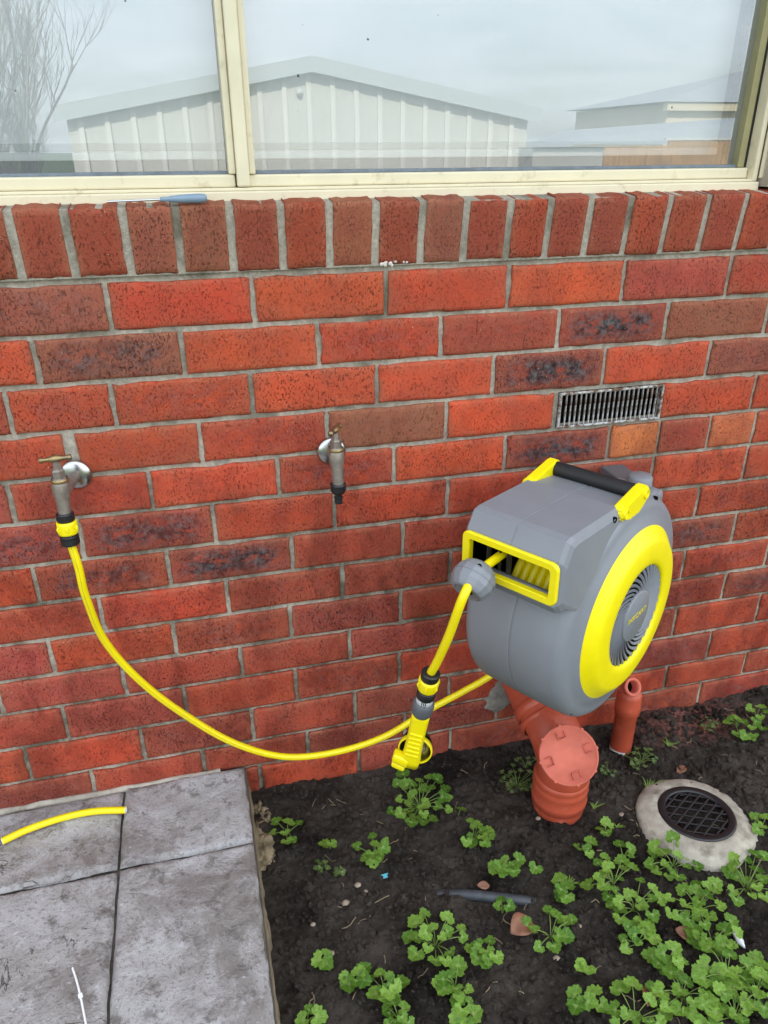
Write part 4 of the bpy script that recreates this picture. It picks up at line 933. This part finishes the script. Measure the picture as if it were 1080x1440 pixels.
# dead leaves
def dead_leaf(px,py,s,rz,label,tilt=.2,asp=.55,h=.008):
    q=atz(px,py,GZ+h); v=[];f=[];n_=10
    for i in range(n_+1):
        t=i/n_; wd=asp*math.sin(math.pi*min(1,t*.97+.015))**.8
        for j in range(5):
            u=(j-2)/2; v.append(((t-.5)*s*2,u*wd*s,.25*s*abs(u)**1.5*wd*1.6+.10*s*math.sin(t*5+u)+.05*s*noise.noise(Vector((t*4,u*3,px)))))
    for i in range(n_):
        for j in range(4): a=i*5+j; f.append((a,a+1,a+6,a+5))
    me=bpy.data.meshes.new('dead_leaf'); me.from_pydata(v,[],f); me.polygons.foreach_set('use_smooth',[True]*len(f))
    o=link('dead_leaf',me,M['deadleaf']); o.location=(q.x,q.y,soil_h(q.x,q.y)+h); o.rotation_euler=(tilt,tilt*.4,rz)
    tag(o,label,'dead leaf'); md_=o.modifiers.new('s','SOLIDIFY'); md_.thickness=.0006
dead_leaf(733,1303,.029,.35,'large brown curled dead leaf beside the half buried pipe',.25,.8,.012)
dead_leaf(958,1082,.020,.5,'small brown dead leaf lying beside the concrete drain surround',.1,.55)
dead_leaf(968,1312,.024,-.7,'brown dead leaf wedged among the dense green weeds',.3,.6,.014)
dead_leaf(985,1032,.020,1.3,'upright folded dead leaf beside the small weed near the wall',1.1,.5,.014)
dead_leaf(680,1244,.014,-.2,'tiny curled tan dead leaf touching the half buried pipe',.5,.6)
dead_leaf(912,1398,.022,.9,'dark dead leaf half hidden under weeds near the bed corner',.2,.6,.012)
q=atz(541,1231,GZ+.01); o=tag(MB().bbox(-.010,.009,-.005,.004,-.0008,.0012,.0006,Matrix.Translation((q.x,q.y,soil_h(q.x,q.y)+.004)) @ Euler((.3,.2,.2)).to_matrix().to_4x4()).build('plastic_scrap',M['blue']),'tiny bright blue plastic scrap on the bare dark soil','scrap')
q=atz(1040,1316,GZ+.01); mb=MB(); blob(mb,(q.x,q.y,soil_h(q.x,q.y)+.006),.007,.018,.006,3,2,.6); tag(mb.build('shell_fragment',M['sign']),'pale shell fragment on soil next to dense weeds','shell')
PEB=[(503,1243),(514,1252),(486,1268),(440,1298),(815,1300),(783,1341),(900,1005),(1056,975),(1002,1133),(466,1336),(548,1372),(875,1140),(757,1148),(690,1220)]
for i,(x,y) in enumerate(PEB):
    q=atz(x,y,GZ+.008); mb=MB(); s=.0035+.003*random.Random(i).random(); blob(mb,(0,0,0),s*1.3,s,s*.8,i,2,.5); o=mb.build('pebble',M['pebble']); o.location=(q.x,q.y,soil_h(q.x,q.y)+s*.5)
    tag(o,'tiny pale pebble lying on the dark soil','pebble','pale pebbles on the soil')
# roots and straw
mb=MB(); rr=random.Random(21)
for i in range(110):
    x=rr.uniform(-.30,1.0); y=rr.uniform(-.75,-.03); a=rr.uniform(0,6.3); l=rr.uniform(.012,.045); pts=[]
    for k in range(5):
        x+=math.cos(a)*l/5; y+=math.sin(a)*l/5; a+=rr.uniform(-.7,.7); pts.append((x,y,soil_h(x,y)+.0025+.002*rr.random()))
    mb.tube(pts,.0006+.0006*rr.random(),4,caps=False)
tag(mb.build('straw_litter',M['straw'],fix=False),'dry straw and root threads littering the soil','litter',kind='stuff')

# ------------------------------------------------------------------ weeds
def leaf_mesh(seed,lobes=3,teeth=True):
    rnd=random.Random(seed); v=[(0,0,0)]; f=[]; vein=[1.0]; n_=42
    out=[]
    for k in range(n_):
        a=-math.pi/2+2*math.pi*k/n_; r=0
        for li,(la,ls) in enumerate(((math.pi/2,1.0),(math.pi/2+1.55+rnd.uniform(-.15,.15),.94),(math.pi/2-1.55+rnd.uniform(-.15,.15),.94))):
            da=(a-la+math.pi)%(2*math.pi)-math.pi
            r=max(r,ls*(math.cos(da*1.25)*.50+.52 if abs(da)<1.15 else 0))
        r=max(r,.16)*(1+.075*math.sin(a*11+seed)+.02*rnd.uniform(-1,1)); out.append((a,r))
    for ri,s in enumerate((.35,.7,1.0)):
        for (a,r) in out:
            rr_=r*s; x=rr_*math.cos(a); y=rr_*math.sin(a)
            va=min(abs((a-la+math.pi)%(2*math.pi)-math.pi) for la in (math.pi/2,math.pi/2+1.5,math.pi/2-1.5))
            z=.22*rr_**2*rnd.choice((1,.9))-.10*rr_*math.exp(-(va/.25)**2)+.03*math.sin(a*2+seed)*s*s
            v.append((x,y,z)); vein.append((.55 if va<.09 else 0)*(1-s*.6))
    for k in range(n_): f.append((0,1+k,1+(k+1)%n_))
    for ri in range(2):
        for k in range(n_): k2=(k+1)%n_; a=1+ri*n_; f.append((a+k,a+n_+k,a+n_+k2,a+k2))
    me=bpy.data.meshes.new('leaf'); me.from_pydata(v,[],f); me.polygons.foreach_set('use_smooth',[True]*len(f)); me.attributes.new('vein','FLOAT','POINT').data.foreach_set('value',vein)
    return me
LM=[leaf_mesh(s) for s in range(10)]
for m_ in LM: m_.materials.append(M['leaf'])
LD=[leaf_mesh(s+20) for s in range(4)]
for m_ in LD: m_.materials.append(M['leafdull'])
rnd=random.Random(99)
def weed(px,py,rpx,n,label,group=None,size=.0152,hmax=.05,dull=False,name='weed',rz=None):
    g=atz(px,py+rpx*.25,GZ+.01); base=Vector((g.x,g.y,soil_h(g.x,g.y)))
    root=tag(empty(name,base),label,'weed',group)
    st=MB(); placed=[]; tries=0
    while len(placed)<n and tries<n*30:
        tries+=1
        a=rnd.uniform(0,6.283); rr_=rnd.random()**.62*rpx; x=px+rr_*math.cos(a); y=py+rr_*.85*math.sin(a)
        if any((x-p[0])**2+(y-p[1])**2<(rpx*.95/math.sqrt(n))**2 for p in placed): continue
        placed.append((x,y)); h=rnd.uniform(.014,hmax)*(1-.35*(rr_/max(rpx,1)))
        gz=soil_h(*atz(x,y,GZ).xy); q=atz(x,y,gz+h)
        s=size*rnd.uniform(.72,1.22); o=link('leaf',rnd.choice(LD if dull else LM),None,root)
        out=Vector((q.x-base.x,q.y-base.y)); az=math.atan2(out.y,out.x) if out.length>.006 else rnd.uniform(0,6.28)
        o.location=q-base; tl=rnd.uniform(.0,.40)
        o.rotation_euler=(Matrix.Rotation(az-math.pi/2+rnd.uniform(-.5,.5),3,'Z') @ Matrix.Rotation(-tl+rnd.uniform(-.15,.35),3,'X') @ Matrix.Rotation(rnd.uniform(-.35,.35),3,'Y')).to_euler()
        o.scale=(s,s*rnd.uniform(.9,1.08),s)
        e=q-base; st.tube(spline([(0,0,-.004),(e.x*.25,e.y*.25,e.z*.55),(e.x*.7,e.y*.7,e.z*.92),(e.x,e.y,e.z-.0008)],3),.0005 if dull else .0009,5,caps=False)
    o=st.build('stems',M['stem'],root,fix=False); return root
G1='dense leafy weed clumps'; 
weed(590,1122,46,26,'dense leafy weed clump under the hanging spray nozzle')
weed(404,1166,20,7,'small lobed weed beside the crumbling paving edge near the wall')
weed(527,1195,26,9,'low leafy weed just below the clump under the nozzle')
weed(668,1172,24,10,'leafy weed between the nozzle clump and the red pipe socket')
weed(645,1140,5,1,'single weed leaf beside the clump under the nozzle')
weed(712,1213,18,8,'small leafy weed in front of the red pipe socket')
weed(707,1275,11,3,'three leaved weed touching the half buried pipe')
weed(612,1318,42,16,'broad leafy weed patch in front of the half buried pipe')
weed(683,1338,20,9,'bushy little weed beside the large curled dead leaf')
weed(640,1380,28,10,'leafy weed standing just before the broad weed patch')
weed(775,1305,36,10,'leafy weed growing over the large curled dead leaf')
weed(795,1250,17,5,'weed with grassy blades near the end of the half buried pipe')
weed(947,1207,36,15,'tall leafy weed growing against the concrete drain surround',size=.0150,hmax=.075)
weed(1050,1236,48,18,'wide leafy weed spreading beside the concrete drain surround',size=.0150,hmax=.07)
weed(863,1232,38,12,'leafy weed between the red pipe socket and the drain surround')
weed(893,1268,38,13,'sprawling leafy weed running out from beside the drain surround',size=.0150)
weed(897,1318,24,9,'lower end clump of the sprawling weed on bare soil')
weed(980,1270,42,17,'tangled leafy weed patch in front of the concrete drain surround',size=.0150,hmax=.07)
GD='dense weeds in the bed corner'; LBL='bright green lobed weed in the dense corner mass of the bed'
for a in [(1003,1313,36,12),(937,1353,26,7),(960,1387,46,14),(1022,1360,46,16),(1062,1388,40,14),(893,1420,44,12),(1034,1415,46,13),(997,1432,28,7)]: weed(*a,LBL,GD,size=.0165,hmax=.065)
GS='scattered seedlings'; LS='small seedling on the soil beside the dense corner weeds'
for a,l in [((453,1345,15,3),'three leaved seedling between the paving edge and the front weeds'),((500,1377,19,6),'six leaved seedling just left of the front weeds'),((432,1427,14,3),'three leaved seedling close against the paving edge'),((850,1168,11,3),'three leaved seedling standing closest to the red pipe socket'),((827,1192,12,4),'four leaved seedling before the red pipe socket'),((877,1198,13,3),'flat seedling between the red pipe socket and the drain weed'),((828,1355,9,2),'two leaved seedling alone on bare soil before the sprawling weed'),((817,1407,13,4),None),((840,1406,12,3),None),((1072,1158,13,4),'small pale seedling right beside the concrete drain surround'),((464,1188,6,2),'tiny two leaved seedling between the edge weed and the low weed')]:
    weed(*a,l or LS,None if l else GS,hmax=.03)
GF='weeds along the front of the bed'; LF='leafy weed at the front of the bed near the paving'
for a,l in [((540,1386,26,11),'leafy weed at the bed front beside the six leaved seedling'),((560,1425,24,9),'leafy weed in front of the one beside the six leaved seedling'),((657,1424,22,7),'few leaved weed in front of the weed before the broad patch')]: weed(*a,l,size=.0150)
weed(757,1217,5,1,'single pale weed leaf before the red pipe socket')
GW='small weeds by the wall'; 
for a in [(1062,1008,22,7),(1036,1020,14,5),(1052,1032,10,4)]: weed(*a,'leafy weed near the wall behind the concrete drain surround',GW,size=.014)
GT='tiny dull weeds'; 
for a in [(728,1094,24,26),(902,1066,22,20),(996,1020,14,9),(856,1082,12,8),(450,1218,11,8),(477,1224,6,5),(740,1070,14,6)]: weed(*a,'patch of tiny dull leaved weed low on the soil',GT,size=.0072,hmax=.016,dull=True)
def tuft(px,py,n,l,label,group):
    g=atz(px,py,GZ+.01); base=Vector((g.x,g.y,soil_h(g.x,g.y))); root=tag(empty('grass_tuft',base),label,'grass',group)
    for i in range(n):
        a=rnd.uniform(-1.0,2.2); ll=l*rnd.uniform(.6,1.2); v=[];f=[]
        for k in range(7):
            t=k/6; w_=.0022*(1-t)**.6; p=Vector((math.cos(a)*ll*.8*t,math.sin(a)*ll*.5*t,ll*.55*t*(1-.55*t)))
            v+=[p+Vector((-math.sin(a),math.cos(a),.2))*w_,p-Vector((-math.sin(a),math.cos(a),.2))*w_]
        f=[(2*k,2*k+1,2*k+3,2*k+2) for k in range(6)]
        MB().add(v,f,True).build('blade',M['grass'],root,fix=False)
tuft(912,1108,16,.06,'small tuft of grass blades between the riser pipe and the drain surround','grass tufts')
tuft(940,1050,9,.05,'flat grass tuft near the wall beside the thin riser pipe','grass tufts')
tuft(800,1240,9,.035,'grass blades at the end of the half buried pipe','grass tufts')
tuft(836,1130,6,.035,'few grass blades beside the red pipe socket','grass tufts')
tuft(868,1160,5,.025,'few short blades between the red pipe socket and the seedlings','grass tufts')

# ------------------------------------------------------------------ the yard the window mirrors
MY=2*GY
def refl(x,y,D):                                     # pixel seen in the pane -> point in the yard
    q=at(x,y,D); return Vector((q.x,MY-q.y,q.z))
clad=mat('cream_cladding',(.62,.62,.59),.5); clad2=mat('shed_trim',(.46,.52,.55),.5); ribm=mat('rib_highlight',(.78,.78,.75),.45); roofm=mat('grey_roof',(.36,.40,.43),.7,var=.1,vscale=2)
D=16.0; e0=refl(75,152,D); e1=refl(755,152,D); ap=refl(435,80,D); Ys=e0.y; GB=-1.26
shed=tag(empty('garden_shed',((e0.x+e1.x)/2,Ys,GB)),'pale ribbed metal shed with a low gable mirrored in the window','shed')
def SB(o,p=shed): o.parent=p; o.matrix_parent_inverse=Matrix.Translation(-p.location); return o
xm=ap.x; zE=(e0.z+e1.z)/2
def roofz(x): return zE+(ap.z-zE)*(1-abs(x-xm)/((e1.x-e0.x)/2))
SB(MB().add([(e0.x+.2,Ys,GB),(e1.x-.2,Ys,GB),(e1.x-.2,Ys,zE),(xm,Ys,ap.z-.05),(e0.x+.2,Ys,zE),(e0.x+.2,Ys-9,GB),(e1.x-.2,Ys-9,GB),(e1.x-.2,Ys-9,zE),(xm,Ys-9,ap.z-.05),(e0.x+.2,Ys-9,zE)],[(0,1,2,3,4),(9,8,7,6,5),(0,4,9,5),(1,6,7,2)]).build('shed_wall',clad))
x=e0.x+.45
rib=None
while x<e1.x-.3:
    o=MB().box(x-.05,x+.05,Ys+.005,Ys+.06,GB,roofz(x)-.22).build('wall_rib',ribm); SB(o); x+=.50
for s,(xa,za) in ((0,(e0.x,zE)),(1,(e1.x,zE))):
    SB(MB().add([(xa,Ys+.30,za),(xm,Ys+.30,ap.z),(xm,Ys-9.2,ap.z),(xa,Ys-9.2,za),(xa,Ys+.30,za-.28),(xm,Ys+.30,ap.z-.28)],[(0,1,2,3),(0,4,5,1)]).build('shed_roof',clad2,fix=False))
lamp=SB(MB().lathe([(.0001,.10),(.05,.09),(.07,.03),(.07,0)],16,along((xm-.25,Ys+.07,ap.z-.62),(0,1,0))).build('flood_lamp',M['sign']))
# neighbour's house and fence
D2=24.0; h0=refl(938,143,D2); hr=refl(1040,104,D2+3); hs=refl(1180,70,D2+3)
nb2=tag(empty('neighbour_house',(h0.x,h0.y,GB)),'cream walled neighbour house with grey roof mirrored in the window','house')
wl=h0.x; Y2=h0.y
SB(MB().box(wl+.3,wl+11,Y2-7,Y2-.35,GB,h0.z-.05).build('house_wall',mat('cream_render',(.74,.66,.54),.8)),nb2)
SB(MB().box(wl+.05,wl+11.5,Y2-.3,Y2,h0.z-.26,h0.z-.02).build('fascia',M['cream']),nb2)
SB(MB().add([(wl-.1,Y2+.1,h0.z),(wl+12,Y2+.1,h0.z),(wl+9,Y2-3.6,h0.z+1.25),(hr.x+.6,Y2-3.6,h0.z+1.25),(wl-.1,Y2-7.4,h0.z),(wl+12,Y2-7.4,h0.z)],[(0,1,2,3),(0,3,4),(1,5,2),(3,2,5,4)]).build('house_roof',roofm,fix=False),nb2)
l0=refl(745,203,15.0); l1=refl(1060,203,15.0); g0=refl(790,184,17.5); g1=refl(1100,150,17.5)
lt=tag(empty('neighbour_garage',(l0.x,l0.y,GB)),'low grey roofed garage behind the timber fence mirrored in the window','garage')
SB(MB().add([l0,l1+Vector((3,0,0)),g1+Vector((3,0,0)),g0],[(0,1,2,3)]).build('garage_roof',roofm,fix=False),lt)
SB(MB().box(l0.x+.2,l1.x+2.8,l0.y-4.5,l0.y-.25,GB,l0.z-.06).build('garage_wall',mat('garage_render',(.55,.56,.56),.8)),lt)
timber=mat('pine_paling',(.50,.28,.10),.75,var=.3,vscale=3)
fx0=refl(850,206,11.5); fx1=refl(1065,188,11.5)
fn=tag(empty('timber_fence',(fx0.x,fx0.y,GB)),'sunlit orange timber paling fence mirrored in the window','fence')
x=fx0.x; fr_=random.Random(3); i=0
while x<fx1.x+2:
    t_=.0 if x<fx0.x+1.15 else .09; zt=fx0.z+t_+fr_.uniform(-.01,.01)
    SB(MB().box(x,x+.096,fx0.y-.012,fx0.y+.012+fr_.uniform(0,.008),GB,zt).build('paling',timber),fn); x+=.102; i+=1
SB(MB().box(fx0.x,fx1.x+2,fx0.y-.06,fx0.y-.014,GB+.35,GB+.43).build('fence_rail',timber),fn)
SB(MB().box(fx0.x+1.15,fx1.x+2,fx0.y-.05,fx0.y+.04,fx0.z+.092,fx0.z+.13).build('fence_cap',clad),fn)
# bare tree on the other side
tq=refl(15,205,9.5); tb=Vector((tq.x-.35,tq.y,GB))
tree=tag(empty('bare_tree',tb),'bare leafless tree with fine upright twigs mirrored in the window','tree')
tm=MB(); tr_=random.Random(5); twigs=MB()
def grow(p,d,l,r,dep):
    segs=4; pts=[p]; q=p.copy(); dd=d.copy()
    for k in range(segs):
        dd=(dd+Vector((tr_.uniform(-.16,.16),tr_.uniform(-.16,.16),tr_.uniform(-.02,.16)))).normalized(); q=q+dd*l/segs; pts.append(q.copy())
    (tm if dep<2 else twigs).tube(pts,[r*(1-.45*k/segs) for k in range(segs+1)],6 if dep<2 else 4,caps=False)
    if dep>=4: return
    for k in range(5 if dep<3 else 4):
        b=pts[tr_.randint(1,segs)]; a=tr_.uniform(0,6.28); sp=tr_.uniform(.25,.65)
        nd=(dd+Vector((math.cos(a)*sp,math.sin(a)*sp,.25))).normalized(); grow(b.copy(),nd,l*tr_.uniform(.5,.75),r*.5,dep+1)
for k in range(8):
    a=k*.8; grow(tb+Vector((math.cos(a)*.15,math.sin(a)*.15,0)),Vector((math.cos(a)*.28,math.sin(a)*.28,1)).normalized(),1.7,.04,0)
bark=mat('bark',(.30,.28,.27),.9)
SB(tm.build('trunk',bark,fix=False),tree); SB(twigs.build('crown',bark,fix=False),tree)
